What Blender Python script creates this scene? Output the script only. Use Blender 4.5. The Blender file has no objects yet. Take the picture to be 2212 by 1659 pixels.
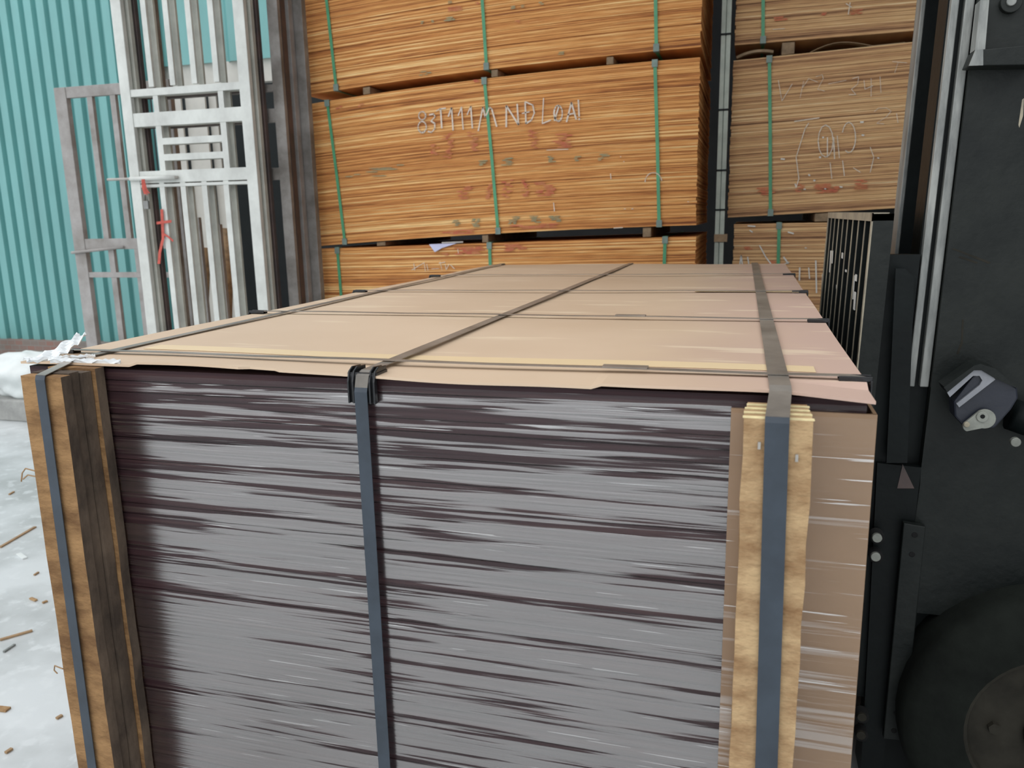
import bpy, bmesh, math, random
from mathutils import Vector, Matrix
random.seed(7)
S = bpy.context.scene
COL = S.collection

# ------------------------------------------------------------------ camera
F_PX, YAW, PITCH, ROLL = 1731.8, .2859, -.2060, .0198
CAM = Vector((1.0806, -.9817, 1.50))
ROT = Matrix.Rotation(YAW, 3, 'Z') @ Matrix.Rotation(PITCH, 3, 'X') @ Matrix.Rotation(ROLL, 3, 'Y')
cd = bpy.data.cameras.new('camera'); cam = bpy.data.objects.new('camera', cd); COL.objects.link(cam)
cd.sensor_width = 36; cd.lens = F_PX / 2212 * 36; cd.clip_start = .02
r_, f_, u_ = ROT.col[0], ROT.col[1], ROT.col[2]
cam.matrix_world = Matrix(((r_[0], u_[0], -f_[0], CAM[0]), (r_[1], u_[1], -f_[1], CAM[1]),
                           (r_[2], u_[2], -f_[2], CAM[2]), (0, 0, 0, 1)))
cd.dof.use_dof = True; cd.dof.focus_distance = 1.5; cd.dof.aperture_fstop = 8.0
S.camera = cam

# ------------------------------------------------------------------ light
w = bpy.data.worlds.new('overcast_sky'); S.world = w; w.use_nodes = True
nt = w.node_tree; nt.nodes.clear()
wo = nt.nodes.new('ShaderNodeOutputWorld'); wb = nt.nodes.new('ShaderNodeBackground')
tc = nt.nodes.new('ShaderNodeTexCoord'); sp = nt.nodes.new('ShaderNodeSeparateXYZ')
cr = nt.nodes.new('ShaderNodeValToRGB')
cr.color_ramp.elements[0].position = .0; cr.color_ramp.elements[0].color = (.64, .67, .70, 1)
cr.color_ramp.elements[1].position = .6; cr.color_ramp.elements[1].color = (.96, .98, 1.0, 1)
nt.links.new(tc.outputs['Generated'], sp.inputs[0]); nt.links.new(sp.outputs['Z'], cr.inputs[0])
nt.links.new(cr.outputs[0], wb.inputs[0]); wb.inputs[1].default_value = 1.35
nt.links.new(wb.outputs[0], wo.inputs[0])
vs = S.view_settings
vs.view_transform = 'Standard'; vs.look = 'None'; vs.gamma = 1; vs.use_curve_mapping = False
vs.exposure = 0.42

# ------------------------------------------------------------------ measuring helpers
def ray(u, v): return ROT @ Vector(((u - 1106) / F_PX, 1, -(v - 829.5) / F_PX))
def aty(u, v, y): d = ray(u, v); return CAM + d * ((y - CAM.y) / d.y)
def atx(u, v, x): d = ray(u, v); return CAM + d * ((x - CAM.x) / d.x)
def atz(u, v, z): d = ray(u, v); return CAM + d * ((z - CAM.z) / d.z)

# ------------------------------------------------------------------ materials
def mat(name, col, rough=.6, metal=0, vary=.25, scale=6, stretch=(1, 1, 1), bump=0, col2=None, spec=.5, detail=6, bscale=None):
    m = bpy.data.materials.new(name); m.use_nodes = True
    n = m.node_tree.nodes; L = m.node_tree.links; b = n['Principled BSDF']
    b.inputs['Roughness'].default_value = rough; b.inputs['Metallic'].default_value = metal
    b.inputs['Specular IOR Level'].default_value = spec
    t = n.new('ShaderNodeTexCoord'); mp = n.new('ShaderNodeMapping'); mp.inputs['Scale'].default_value = stretch
    no = n.new('ShaderNodeTexNoise'); no.inputs['Scale'].default_value = scale; no.inputs['Detail'].default_value = detail
    no.inputs['Roughness'].default_value = .65
    L.new(t.outputs['Object'], mp.inputs[0]); L.new(mp.outputs[0], no.inputs['Vector'])
    rp = n.new('ShaderNodeValToRGB'); e = rp.color_ramp.elements
    c2 = col2 or tuple(c * (1 - vary) for c in col)
    e[0].position = .36; e[0].color = (*c2, 1); e[1].position = .64; e[1].color = (*col, 1)
    L.new(no.outputs[0], rp.inputs[0]); L.new(rp.outputs[0], b.inputs['Base Color'])
    if bump:
        bp = n.new('ShaderNodeBump'); bp.inputs['Strength'].default_value = bump; bp.inputs['Distance'].default_value = .003
        n2 = n.new('ShaderNodeTexNoise'); n2.inputs['Scale'].default_value = bscale or scale * 5; n2.inputs['Detail'].default_value = 6
        L.new(mp.outputs[0], n2.inputs['Vector']); L.new(n2.outputs[0], bp.inputs['Height']); L.new(bp.outputs[0], b.inputs['Normal'])
    return m

def ply_mat(name, stops, su=1.3, sv=120, rough=.75, bump=.5, broad=.5):
    """sheet edges: streaks run along u, sheets follow v"""
    m = bpy.data.materials.new(name); m.use_nodes = True
    n = m.node_tree.nodes; L = m.node_tree.links; b = n['Principled BSDF']; b.inputs['Roughness'].default_value = rough
    b.inputs['Specular IOR Level'].default_value = .25
    uv = n.new('ShaderNodeUVMap'); uv.uv_map = 'UVMap'
    def noise(s, det, w=0):
        mp = n.new('ShaderNodeMapping'); mp.inputs['Scale'].default_value = s; mp.inputs['Location'].default_value = (w, w, 0)
        L.new(uv.outputs[0], mp.inputs[0]); no = n.new('ShaderNodeTexNoise'); no.noise_dimensions = '2D'; no.inputs['Scale'].default_value = 1
        no.inputs['Detail'].default_value = det; no.inputs['Roughness'].default_value = .6; L.new(mp.outputs[0], no.inputs['Vector']); return no
    a = noise((su, sv, 1), 3); c = noise((su * .6, sv * .16, 1), 4, 9); g = noise((5, sv * 1.6, 1), 2, 3)
    def mixf(x, y, f):
        k = n.new('ShaderNodeMix'); k.data_type = 'FLOAT'; k.inputs[0].default_value = f
        L.new(x, k.inputs[2]); L.new(y, k.inputs[3]); return k.outputs[0]
    v = mixf(mixf(a.outputs[0], c.outputs[0], broad * .7), g.outputs[0], .22)
    rp = n.new('ShaderNodeValToRGB'); e = rp.color_ramp.elements
    e[0].position, e[0].color = stops[0][0], (*stops[0][1], 1); e[1].position, e[1].color = stops[-1][0], (*stops[-1][1], 1)
    for p_, c_ in stops[1:-1]: k = e.new(p_); k.color = (*c_, 1)
    L.new(v, rp.inputs[0]); L.new(rp.outputs[0], b.inputs['Base Color'])
    bp = n.new('ShaderNodeBump'); bp.inputs['Strength'].default_value = bump; bp.inputs['Distance'].default_value = .003
    L.new(a.outputs[0], bp.inputs['Height']); L.new(bp.outputs[0], b.inputs['Normal'])
    return m

M = {}
M['ply'] = ply_mat('orange_plywood_edges', [(.35, (.16, .048, .022)), (.42, (.42, .155, .048)), (.48, (.64, .27, .082)), (.55, (.80, .40, .135)), (.64, (1.0, .70, .33))], su=.38, sv=112)
M['ply_worn'] = ply_mat('worn_plywood_edges', [(.35, (.19, .10, .055)), (.42, (.42, .22, .11)), (.50, (.62, .36, .17)), (.57, (.74, .47, .23)), (.66, (.92, .70, .42))], su=.34, sv=100)
M['maroon'] = ply_mat('maroon_plywood_edges', [(.35, (.020, .009, .011)), (.55, (.040, .017, .020)), (.72, (.07, .036, .034))], rough=.55)
M['ply_face'] = mat('plywood_face', (.30, .20, .11), .7, vary=.4, scale=2)
M['card'] = None
M['green'] = mat('green_plastic_strap', (.09, .38, .19), .4, vary=.25, scale=8)
M['clip'] = mat('grey_green_strap_clip', (.22, .30, .26), .45, scale=20)
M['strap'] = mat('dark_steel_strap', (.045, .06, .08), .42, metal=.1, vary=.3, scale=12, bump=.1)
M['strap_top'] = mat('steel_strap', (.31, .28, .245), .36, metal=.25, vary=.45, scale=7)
M['black_plastic'] = mat('black_plastic', (.012, .013, .015), .32, scale=30, bump=.2)
M['batten'] = mat('rough_sawn_batten', (.54, .375, .205), .85, col2=(.27, .155, .075), scale=3.6, stretch=(3.5, 3.5, 7), bump=.9, bscale=24, spec=.2)
M['batten_end'] = mat('fresh_cut_batten_end', (.86, .72, .40), .8, vary=.35, scale=40, bump=.4)
M['batten_brown'] = mat('brown_batten', (.36, .21, .095), .85, col2=(.16, .085, .038), scale=3, stretch=(3.5, 3.5, 8), bump=.9, bscale=24, spec=.2)
M['batten_dark'] = mat('weathered_batten_and_side_shade', (.15, .11, .08), .85, col2=(.06, .045, .035), scale=4, stretch=(3, 3, 2), bump=.9, spec=.2)
M['kraft'] = mat('brown_packing_card', (.30, .19, .11), .5, vary=.12, scale=3, stretch=(1, 1, 2), bump=.2)
M['tape'] = mat('cream_packing_tape', (.80, .62, .38), .45, vary=.06, scale=5)
M['timber'] = mat('block_timber', (.40, .28, .17), .85, vary=.5, scale=12, bump=.6)
M['teal'] = mat('teal_sheet_metal', (.17, .42, .41), .42, vary=.2, scale=1.3, stretch=(1, 1, .35), spec=.6)
M['gate'] = mat('galvanised_gate', (.72, .74, .70), .5, metal=0, col2=(.55, .56, .53), scale=5, stretch=(1, 1, .8), bump=.3)
M['gate_dull'] = mat('dull_grey_gate', (.34, .32, .30), .6, metal=.1, col2=(.15, .135, .12), scale=4, bump=.3)
M['gate_pale'] = mat('pale_cream_gate', (.56, .56, .50), .55, vary=.3, scale=4, bump=.3)
M['gate_rust'] = mat('rusty_gate', (.13, .085, .075), .6, metal=.1, col2=(.06, .05, .048), scale=4, bump=.3)
M['gate_side'] = mat('weathered_side_gate', (.40, .38, .37), .65, col2=(.24, .22, .20), scale=4, bump=.4)
M['steel'] = mat('bare_bolt_steel', (.50, .47, .43), .4, metal=.5, scale=20)
M['lead'] = mat('padlock_metal', (.30, .30, .29), .4, metal=.7, scale=30)
M['red_cloth'] = mat('faded_red_ribbon', (.62, .12, .09), .8, vary=.3, scale=30)
M['brick'] = None
M['concrete'] = mat('step_concrete', (.42, .42, .40), .8, vary=.35, scale=5, bump=.4)
M['cream'] = mat('cream_render', (.62, .61, .56), .8, vary=.15, scale=3)
M['dark_room'] = mat('dim_store_wall', (.045, .046, .048), .9, vary=.2, scale=2)
M['tarp'] = mat('white_woven_sack', (.74, .78, .77), .55, vary=.12, scale=5, bump=.6)
M['film_white'] = mat('crumpled_film', (.82, .85, .86), .25, vary=.1, scale=12, bump=.5)
M['paper'] = mat('lilac_white_paper', (.62, .64, .86), .6, vary=.05)
M['leaf'] = mat('leaf_green', (.12, .34, .10), .55, vary=.4, scale=8)
M['bark'] = mat('brown_log', (.40, .26, .14), .85, vary=.5, scale=8, stretch=(1, 3, 3), bump=.8)
M['machine'] = mat('black_machine_paint', (.0055, .0085, .0085), .5, col2=(.003, .0045, .0045), scale=5, bump=.35, bscale=40, spec=.2)
M['machine_worn'] = mat('scuffed_black_paint', (.014, .017, .015), .5, col2=(.005, .0075, .007), scale=7, bump=.4, bscale=60, spec=.3)
M['rail'] = mat('worn_bright_rail', (.34, .35, .33), .45, metal=.15, col2=(.15, .16, .155), scale=6, stretch=(4, 4, .8), bump=.3)
M['worn_edge'] = mat('worn_tan_edge', (.42, .37, .27), .55, metal=.2, col2=(.22, .20, .16), scale=9, bump=.4)
M['bracket'] = mat('navy_bracket', (.022, .026, .040), .4, scale=10, bump=.3)
M['bracket_bare'] = mat('bare_bracket_edge', (.36, .37, .40), .45, metal=.4, vary=.3, scale=10)
M['pin'] = mat('dull_pin_steel', (.33, .34, .30), .5, metal=.35, vary=.35, scale=20, bump=.3)
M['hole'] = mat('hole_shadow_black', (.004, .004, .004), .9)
M['tyre'] = mat('dusty_tyre_rubber', (.012, .015, .012), .85, vary=.5, scale=8, bump=.6, spec=.2)
M['rim'] = mat('dusty_wheel_rim', (.035, .032, .024), .7, vary=.6, scale=6, bump=.3, spec=.2)
M['pole'] = mat('pale_green_post', (.58, .65, .57), .55, vary=.35, scale=4, bump=.2)
M['chalk'] = mat('white_chalk', (.86, .74, .62), .9, vary=.25, scale=70)
M['chalk_faint'] = mat('rubbed_chalk', (.90, .80, .66), .9, vary=.3, scale=60)
M['red_paint'] = mat('faded_red_stencil', (.58, .13, .08), .8, col2=(.62, .26, .11), scale=30)
M['green_paint'] = mat('faded_green_stencil', (.24, .29, .19), .8, col2=(.46, .32, .15), scale=30)
M['splash'] = mat('white_paint_splash', (.80, .78, .72), .6)
M['straw'] = mat('dry_straw', (.40, .26, .14), .8, scale=20)
M['unseen_roof'] = mat('unseen_roof_grey', (.30, .31, .32), .8, scale=2)
M['body'] = mat('yellow_machine_paint', (.55, .30, .03), .45, scale=4)

def custom(name):
    m = bpy.data.materials.new(name); m.use_nodes = True
    return m, m.node_tree.nodes, m.node_tree.links, m.node_tree.nodes['Principled BSDF']
def nnoise(n, L, vec, scale, detail=5, stretch=(1, 1, 1), loc=(0, 0, 0)):
    mp = n.new('ShaderNodeMapping'); mp.inputs['Scale'].default_value = stretch; mp.inputs['Location'].default_value = loc
    L.new(vec, mp.inputs[0]); no = n.new('ShaderNodeTexNoise'); no.inputs['Scale'].default_value = scale
    no.inputs['Detail'].default_value = detail; L.new(mp.outputs[0], no.inputs['Vector']); return no.outputs[0]
def nramp(n, L, fac, stops):
    rp = n.new('ShaderNodeValToRGB'); e = rp.color_ramp.elements
    e[0].position, e[0].color = stops[0][0], (*stops[0][1], 1); e[1].position, e[1].color = stops[-1][0], (*stops[-1][1], 1)
    for p_, c_ in stops[1:-1]: k = e.new(p_); k.color = (*c_, 1)
    L.new(fac, rp.inputs[0]); return rp.outputs[0]
def nmix(n, L, f, a, b):
    k = n.new('ShaderNodeMix'); k.data_type = 'RGBA'; L.new(f, k.inputs[0])
    for s, v in ((6, a), (7, b)):
        if isinstance(v, tuple): k.inputs[s].default_value = (*v, 1)
        else: L.new(v, k.inputs[s])
    return k.outputs[2]
def nmath(n, L, op, a, b=None, c=None):
    k = n.new('ShaderNodeMath'); k.operation = op
    for i, v in enumerate((a, b, c)):
        if v is None: continue
        if isinstance(v, (int, float)): k.inputs[i].default_value = v
        else: L.new(v, k.inputs[i])
    return k.outputs[0]

# cardboard cover: kraft tan, a pinker stain towards the right side, pale scuffs
m, n, L, b = custom('kraft_cover_sheet'); M['card'] = m
t = n.new('ShaderNodeTexCoord').outputs['Object']; sx = n.new('ShaderNodeSeparateXYZ'); L.new(t, sx.inputs[0])
base = nramp(n, L, nnoise(n, L, t, 1.6), [(.35, (.59, .435, .30)), (.65, (.68, .52, .375))])
edge = nmath(n, L, 'ADD', sx.outputs['X'], nmath(n, L, 'MULTIPLY', nnoise(n, L, t, 2.2, stretch=(1, 2.5, 1)), .35))
mr = n.new('ShaderNodeMapRange'); L.new(edge, mr.inputs[0]); mr.inputs[1].default_value = .48; mr.inputs[2].default_value = .74
col = nmix(n, L, mr.outputs[0], base, (.58, .41, .335))
sc = nramp(n, L, nnoise(n, L, t, 3.2, 3, (1.0, 6, 1), (.3, 0, 0)), [(.60, (0, 0, 0)), (.66, (.6, .6, .6))])
col = nmix(n, L, sc, col, (.80, .66, .48)); L.new(col, b.inputs['Base Color'])
b.inputs['Roughness'].default_value = .5; b.inputs['Specular IOR Level'].default_value = .35
bp = n.new('ShaderNodeBump'); bp.inputs['Strength'].default_value = .25; bp.inputs['Distance'].default_value = .01
L.new(nnoise(n, L, t, 4, 2), bp.inputs['Height']); L.new(bp.outputs[0], b.inputs['Normal'])

# stretch film: clear, with glossy tight pleats running across
def film_mat(name, lo, hi, seed, top=.3, zc=1.02, zk=.14):
    m, n, L, b = custom(name); n.remove(b); out = n['Material Output']
    t = n.new('ShaderNodeTexCoord').outputs['Object']
    a = nnoise(n, L, t, 1, 4, (1.3, 1.3, 72), (seed, 0, seed)); c = nnoise(n, L, t, 1, 2, (4.0, 4.0, 230), (0, seed, 0))
    d = nnoise(n, L, t, 2.1, 3, (1, 1, 1), (seed * 2, 0, 0))
    sp_ = n.new('ShaderNodeSeparateXYZ'); L.new(t, sp_.inputs[0])
    v = nmath(n, L, 'ADD', nmath(n, L, 'MULTIPLY', a, .62), nmath(n, L, 'MULTIPLY', c, .38))
    v = nmath(n, L, 'ADD', v, nmath(n, L, 'MULTIPLY', nmath(n, L, 'SUBTRACT', d, .5), .35))
    # film lies looser towards the foot of the pack
    v = nmath(n, L, 'ADD', v, nmath(n, L, 'MULTIPLY', nmath(n, L, 'SUBTRACT', zc, sp_.outputs['Z']), zk))
    rp = n.new('ShaderNodeMapRange'); L.new(v, rp.inputs[0]); rp.inputs[1].default_value = lo; rp.inputs[2].default_value = hi
    rp.inputs[3].default_value = .03; rp.inputs[4].default_value = top
    gn = nnoise(n, L, t, 1, 1, (7, 7, 330), (seed, 3, 1)); g2 = n.new('ShaderNodeMapRange'); L.new(gn, g2.inputs[0]); g2.inputs[1].default_value = .70; g2.inputs[2].default_value = .74; g2.inputs[3].default_value = 0; g2.inputs[4].default_value = .55
    fac = nmath(n, L, 'MAXIMUM', rp.outputs[0], g2.outputs[0])
    gl = n.new('ShaderNodeBsdfGlossy'); gl.inputs['Roughness'].default_value = .22; gl.inputs['Color'].default_value = (1, .975, .96, 1)
    bp = n.new('ShaderNodeBump'); bp.inputs['Strength'].default_value = .35; bp.inputs['Distance'].default_value = .002
    L.new(c, bp.inputs['Height']); L.new(bp.outputs[0], gl.inputs['Normal'])
    tr = n.new('ShaderNodeBsdfTransparent'); mx = n.new('ShaderNodeMixShader')
    L.new(fac, mx.inputs[0]); L.new(tr.outputs[0], mx.inputs[1]); L.new(gl.outputs[0], mx.inputs[2])
    L.new(mx.outputs[0], out.inputs[0]); return m
M['film'] = film_mat('stretch_film', .495, .53, 1.7)
M['film_card'] = film_mat('stretch_film_over_card', .545, .62, 4.1, .26, .86, .30)

# brick plinth
m, n, L, b = custom('old_brick'); M['brick'] = m
t = n.new('ShaderNodeTexCoord').outputs['Object']
mp = n.new('ShaderNodeMapping'); mp.inputs['Rotation'].default_value = (math.pi / 2, 0, 0); L.new(t, mp.inputs[0])
br = n.new('ShaderNodeTexBrick'); L.new(mp.outputs[0], br.inputs['Vector']); br.inputs['Scale'].default_value = 4.5
br.inputs['Color1'].default_value = (.30, .16, .13, 1); br.inputs['Color2'].default_value = (.22, .20, .18, 1); br.inputs['Mortar'].default_value = (.25, .24, .22, 1)
L.new(br.outputs[0], b.inputs['Base Color']); b.inputs['Roughness'].default_value = .9

# yard concrete
m, n, L, b = custom('yard_concrete'); M['floor'] = m
t = n.new('ShaderNodeTexCoord').outputs['Object']
c1 = nramp(n, L, nnoise(n, L, t, 2.2, 9), [(.38, (.40, .42, .42)), (.62, (.62, .65, .66))])
sc = nramp(n, L, nnoise(n, L, t, 16, 7), [(.55, (0, 0, 0)), (.66, (.7, .7, .7))])
L.new(nmix(n, L, sc, c1, (.66, .69, .70)), b.inputs['Base Color']); b.inputs['Roughness'].default_value = .42
bp = n.new('ShaderNodeBump'); bp.inputs['Strength'].default_value = .4; bp.inputs['Distance'].default_value = .004
L.new(nnoise(n, L, t, 14, 8), bp.inputs['Height']); L.new(bp.outputs[0], b.inputs['Normal'])

# ------------------------------------------------------------------ mesh helpers
class MB:
    def __init__(s): s.v = []; s.f = []; s.uv = []
    def quad(s, p, uv=None):
        i = len(s.v); s.v += [tuple(q) for q in p]; s.f.append(tuple(range(i, i + len(p))))
        s.uv.append(uv or [(0, 0)] * len(p))
    def hexa(s, p):      # 8 points: bottom ring 0-3 (ccw from above), top ring 4-7
        i = len(s.v); s.v += [tuple(q) for q in p]
        for f in ((3, 2, 1, 0), (4, 5, 6, 7), (0, 1, 5, 4), (1, 2, 6, 5), (2, 3, 7, 6), (3, 0, 4, 7)):
            s.f.append(tuple(i + k for k in f)); s.uv.append([(0, 0)] * 4)
    def box(s, x0, x1, y0, y1, z0, z1, tilt=0):
        g = lambda x, y, z: (x + tilt * (z - 1.5), y, z)
        s.hexa([g(x0, y0, z0), g(x1, y0, z0), g(x1, y1, z0), g(x0, y1, z0), g(x0, y0, z1), g(x1, y0, z1), g(x1, y1, z1), g(x0, y1, z1)])
    def bar(s, a, b, wv, tv):   # prism from a to b, half extents wv and tv
        a, b, wv, tv = map(Vector, (a, b, wv, tv))
        s.hexa([a - wv - tv, a + wv - tv, a + wv + tv, a - wv + tv, b - wv - tv, b + wv - tv, b + wv + tv, b - wv + tv])
    def tube(s, pts, r, seg=8, cap=True, rr=None):
        pts = [Vector(p) for p in pts]; rings = []
        for i, p in enumerate(pts):
            d = (pts[min(i + 1, len(pts) - 1)] - pts[max(i - 1, 0)]).normalized()
            a = d.orthogonal().normalized() if i == 0 else (rings[-1][1] - d * rings[-1][1].dot(d)).normalized()
            c = d.cross(a); q = rr[i] if rr else r; base = len(s.v)
            for k in range(seg):
                th = 2 * math.pi * k / seg; s.v.append(tuple(p + (a * math.cos(th) + c * math.sin(th)) * q))
            rings.append((base, a))
        for i in range(len(rings) - 1):
            A, B = rings[i][0], rings[i + 1][0]
            for k in range(seg):
                s.f.append((A + k, A + (k + 1) % seg, B + (k + 1) % seg, B + k)); s.uv.append([(0, 0)] * 4)
        if cap:
            s.f.append(tuple(rings[0][0] + k for k in reversed(range(seg)))); s.uv.append([(0, 0)] * seg)
            s.f.append(tuple(rings[-1][0] + k for k in range(seg))); s.uv.append([(0, 0)] * seg)
    def ribbon(s, pts, wv, t):  # flat strap: path, half-width vector, thickness
        pts = [Vector(p) for p in pts]; wv = Vector(wv); N = []
        for i, p in enumerate(pts):
            d = (pts[min(i + 1, len(pts) - 1)] - pts[max(i - 1, 0)]).normalized(); N.append(wv.cross(d).normalized() * t)
        b = len(s.v)
        for p, q in zip(pts, N): s.v += [tuple(p - wv), tuple(p + wv), tuple(p + wv + q), tuple(p - wv + q)]
        for i in range(len(pts) - 1):
            for k in range(4):
                s.f.append((b + i * 4 + k, b + i * 4 + (k + 1) % 4, b + i * 4 + 4 + (k + 1) % 4, b + i * 4 + 4 + k)); s.uv.append([(0, 0)] * 4)
        e = b + (len(pts) - 1) * 4
        s.f += [(b + 3, b + 2, b + 1, b), (e, e + 1, e + 2, e + 3)]; s.uv += [[(0, 0)] * 4] * 2
    def extrude(s, poly, dv):   # polygon (list of 3d pts) pushed by dv
        dv = Vector(dv); k = len(poly); i = len(s.v); s.v += [tuple(Vector(p)) for p in poly] + [tuple(Vector(p) + dv) for p in poly]
        s.f += [tuple(range(i, i + k)), tuple(reversed(range(i + k, i + 2 * k)))]; s.uv += [[(0, 0)] * k] * 2
        for j in range(k):
            s.f.append((i + j, i + k + j, i + k + (j + 1) % k, i + (j + 1) % k)); s.uv.append([(0, 0)] * 4)
    def build(s, name, m, parent=None, bevel=0, smooth=False, loc=None):
        me = bpy.data.meshes.new(name); o = bpy.data.objects.new(name, me)
        org = Vector(loc) if loc else (parent.location.copy() if parent else Vector((0, 0, 0)))
        pl = parent
        if parent and parent.parent: org = Vector((0, 0, 0)); 
        me.from_pydata([tuple(Vector(v) - org) for v in s.v] if not (parent and parent.parent) else s.v, [], s.f)
        ul = me.uv_layers.new(name='UVMap'); k = 0
        for uvs in s.uv:
            for q in uvs: ul.data[k].uv = q; k += 1
        me.materials.append(m)
        bm = bmesh.new(); bm.from_mesh(me)
        if bevel:
            bmesh.ops.bevel(bm, geom=[e for e in bm.edges if e.calc_face_angle(0) > .5], offset=bevel, segments=2, affect='EDGES', profile=.5)
        bmesh.ops.recalc_face_normals(bm, faces=bm.faces); bm.to_mesh(me); bm.free()
        if smooth:
            for p in me.polygons: p.use_smooth = True
        COL.objects.link(o)
        if parent:
            o.parent = parent
            if parent.parent: o.matrix_parent_inverse = Matrix.Identity(4); shift(me, root_org(parent))
        elif loc: o.location = loc
        return o
def root_org(o):
    v = Vector((0, 0, 0))
    while o: v += o.location; o = o.parent
    return v
def shift(me, d):
    for v in me.vertices: v.co -= d
def tag(o, label=None, cat=None, group=None, kind=None):
    if label: o['label'] = label
    if cat: o['category'] = cat
    if group: o['group'] = group
    if kind: o['kind'] = kind
    return o
def thing(name, loc, label, cat, group=None):
    o = bpy.data.objects.new(name, None); o.empty_display_size = .1; COL.objects.link(o); o.location = loc
    return tag(o, label, cat, group)
def struct(mb, name, m, **k): return tag(mb.build(name, m, **k), kind='structure')
def lerp(a, b, t): return a + (b - a) * t
def curve(pts):
    """piecewise linear-smooth z(x) through measured points"""
    pts = sorted(pts)
    def f(x):
        if len(pts) == 2: return lerp(pts[0][1], pts[1][1], (x - pts[0][0]) / (pts[1][0] - pts[0][0]))
        v = 0
        for i, (xi, zi) in enumerate(pts):
            q = zi
            for j, (xj, _) in enumerate(pts):
                if i != j: q *= (x - xj) / (xi - xj)
            v += q
        return v
    return f

# ------------------------------------------------------------------ setting
b_ = MB(); b_.quad([(-16, -9, 0), (6.2, -9, 0), (6.2, 9, 0), (-16, 9, 0)]); struct(b_, 'floor', M['floor'])
b_ = MB(); b_.box(-1.9, 6.2, .9, 9, 4.6, 4.75); struct(b_, 'unseen_roof', M['unseen_roof'])  # roof out of view, added to hold back sky light from overhead
b_ = MB(); b_.box(6.05, 6.2, -6, 9, 0, 4.6); struct(b_, 'wall_right', M['dark_room'])
b_ = MB(); b_.box(-16, 6.05, 8.85, 9, 0, 4.6); struct(b_, 'wall_back', M['dark_room'])
# corrugated wall on a brick plinth
def corrugated(x0, x1, y, z0, z1, pitch=.162):
    b = MB(); x = x0
    prof = [(0, 0), (.56, 0), (.64, .05), (.80, .055), (1.0, 0)]
    while x < x1 - .01:
        for (a, d), (a2, d2) in zip(prof[:-1], prof[1:]):
            b.quad([(x + a * pitch, y + d, z0), (x + a2 * pitch, y + d2, z0), (x + a2 * pitch, y + d2, z1), (x + a * pitch, y + d, z1)])
        x += pitch
    return b
struct(corrugated(-14, -4.75, 6.2, .22, 5.2), 'wall_left', M['teal'])
struct(corrugated(-4.75, -2.4, 6.25, 3.04, 5.2, .30), 'wall_lintel', M['teal'])
b_ = MB(); b_.box(-14, -4.72, 6.16, 6.36, 0, .23); struct(b_, 'wall_plinth', M['brick'])
b_ = MB(); b_.box(-4.72, -2.0, 6.3, 6.4, 2.84, 3.05); struct(b_, 'trim_1', M['cream'])
b_ = MB(); b_.box(-4.82, -4.70, 6.24, 6.4, 0, 5.0); struct(b_, 'trim_2', M['dark_room'])

# concrete step with the white sacks
p0 = atz(0, 908, 0); p1 = atz(56, 912, 0)
b_ = MB(); b_.box(p0.x - 2.5, p1.x + .35, p1.y, p1.y + .62, 0, .17)
tag(b_.build('concrete_step', M['concrete'], bevel=.012, loc=(p1.x, p1.y, 0)), 'low pale concrete step on the yard floor under the white sacks', 'step')
def blob(name, m, c, r, seed, label, cat, zs=.5, n=40, group=None, amp=.16, flat=True):
    b = MB(); rnd = random.Random(seed); ph = [(rnd.uniform(-6, 6), rnd.uniform(-6, 6), rnd.uniform(-6, 6), rnd.uniform(0, 6)) for _ in range(7)]
    P = []
    for i in range(n + 1):
        th = math.pi * i / n
        for k in range(n * 2):
            a = math.pi * k / n; d = Vector((math.sin(th) * math.cos(a), math.sin(th) * math.sin(a), math.cos(th)))
            q = 1 + .035 * math.sin(9 * d.x + 7 * d.z + 4 * math.sin(5 * d.y)) + .02 * math.sin(17 * d.x - 11 * d.z + d.y * 9) + amp * sum(math.sin(3 * (d.x * x + d.y * y + d.z * z) / 3 + o) / (j + 2) for j, (x, y, z, o) in enumerate(ph))
            v = Vector((d.x * r[0], d.y * r[1], d.z * r[2])) * q
            if flat: v.z = max(v.z, -r[2] * .6)
            P.append(Vector(c) + v)
    b.v = [tuple(p) for p in P]; w2 = n * 2
    for i in range(n):
        for k in range(w2):
            b.f.append((i * w2 + k, i * w2 + (k + 1) % w2, (i + 1) * w2 + (k + 1) % w2, (i + 1) * w2 + k)); b.uv.append([(0, 0)] * 4)
    return tag(b.build(name, m, smooth=True, loc=(c[0], c[1], c[2] - r[2] * .6)), label, cat, group)
q = p1 + Vector((-.10, .3, .17 + .16))
blob('white_sack', M['tarp'], (q.x - .12, q.y, .17 + .12), (.50, .27, .20), 3, 'crumpled white woven sack lying on the concrete step left of the wrapped load', 'sack')
blob('white_sack', M['tarp'], (q.x - 1.2, q.y + .02, .17 + .108), (.42, .25, .18), 5, 'flat white woven sack at the far left end of the concrete step', 'sack')
b_ = MB(); a = aty(-30, 800, 5.9); c = aty(275, 742, 5.9)
b_.tube([(a.x, 5.55, .09), (lerp(a.x, c.x, .5), 5.62, .10), (c.x + .6, 5.7, .09)], .06, 12)
tag(b_.build('log', M['bark'], loc=(a.x, 5.55, 0)), 'long brown log lying along the foot of the teal wall', 'log')
a = aty(292, 722, 5.9)
b_ = MB(); b_.tube([(a.x - .16, 5.80, .075), (a.x, 5.84, .13), (a.x + .18, 5.9, .20)], .09, 12, rr=[.07, .10, .08])
tag(b_.build('log', M['bark'], smooth=True, loc=(a.x, 5.9, 0)), 'short rounded tan log end leaning at the wall foot behind the side gate', 'log')
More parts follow.
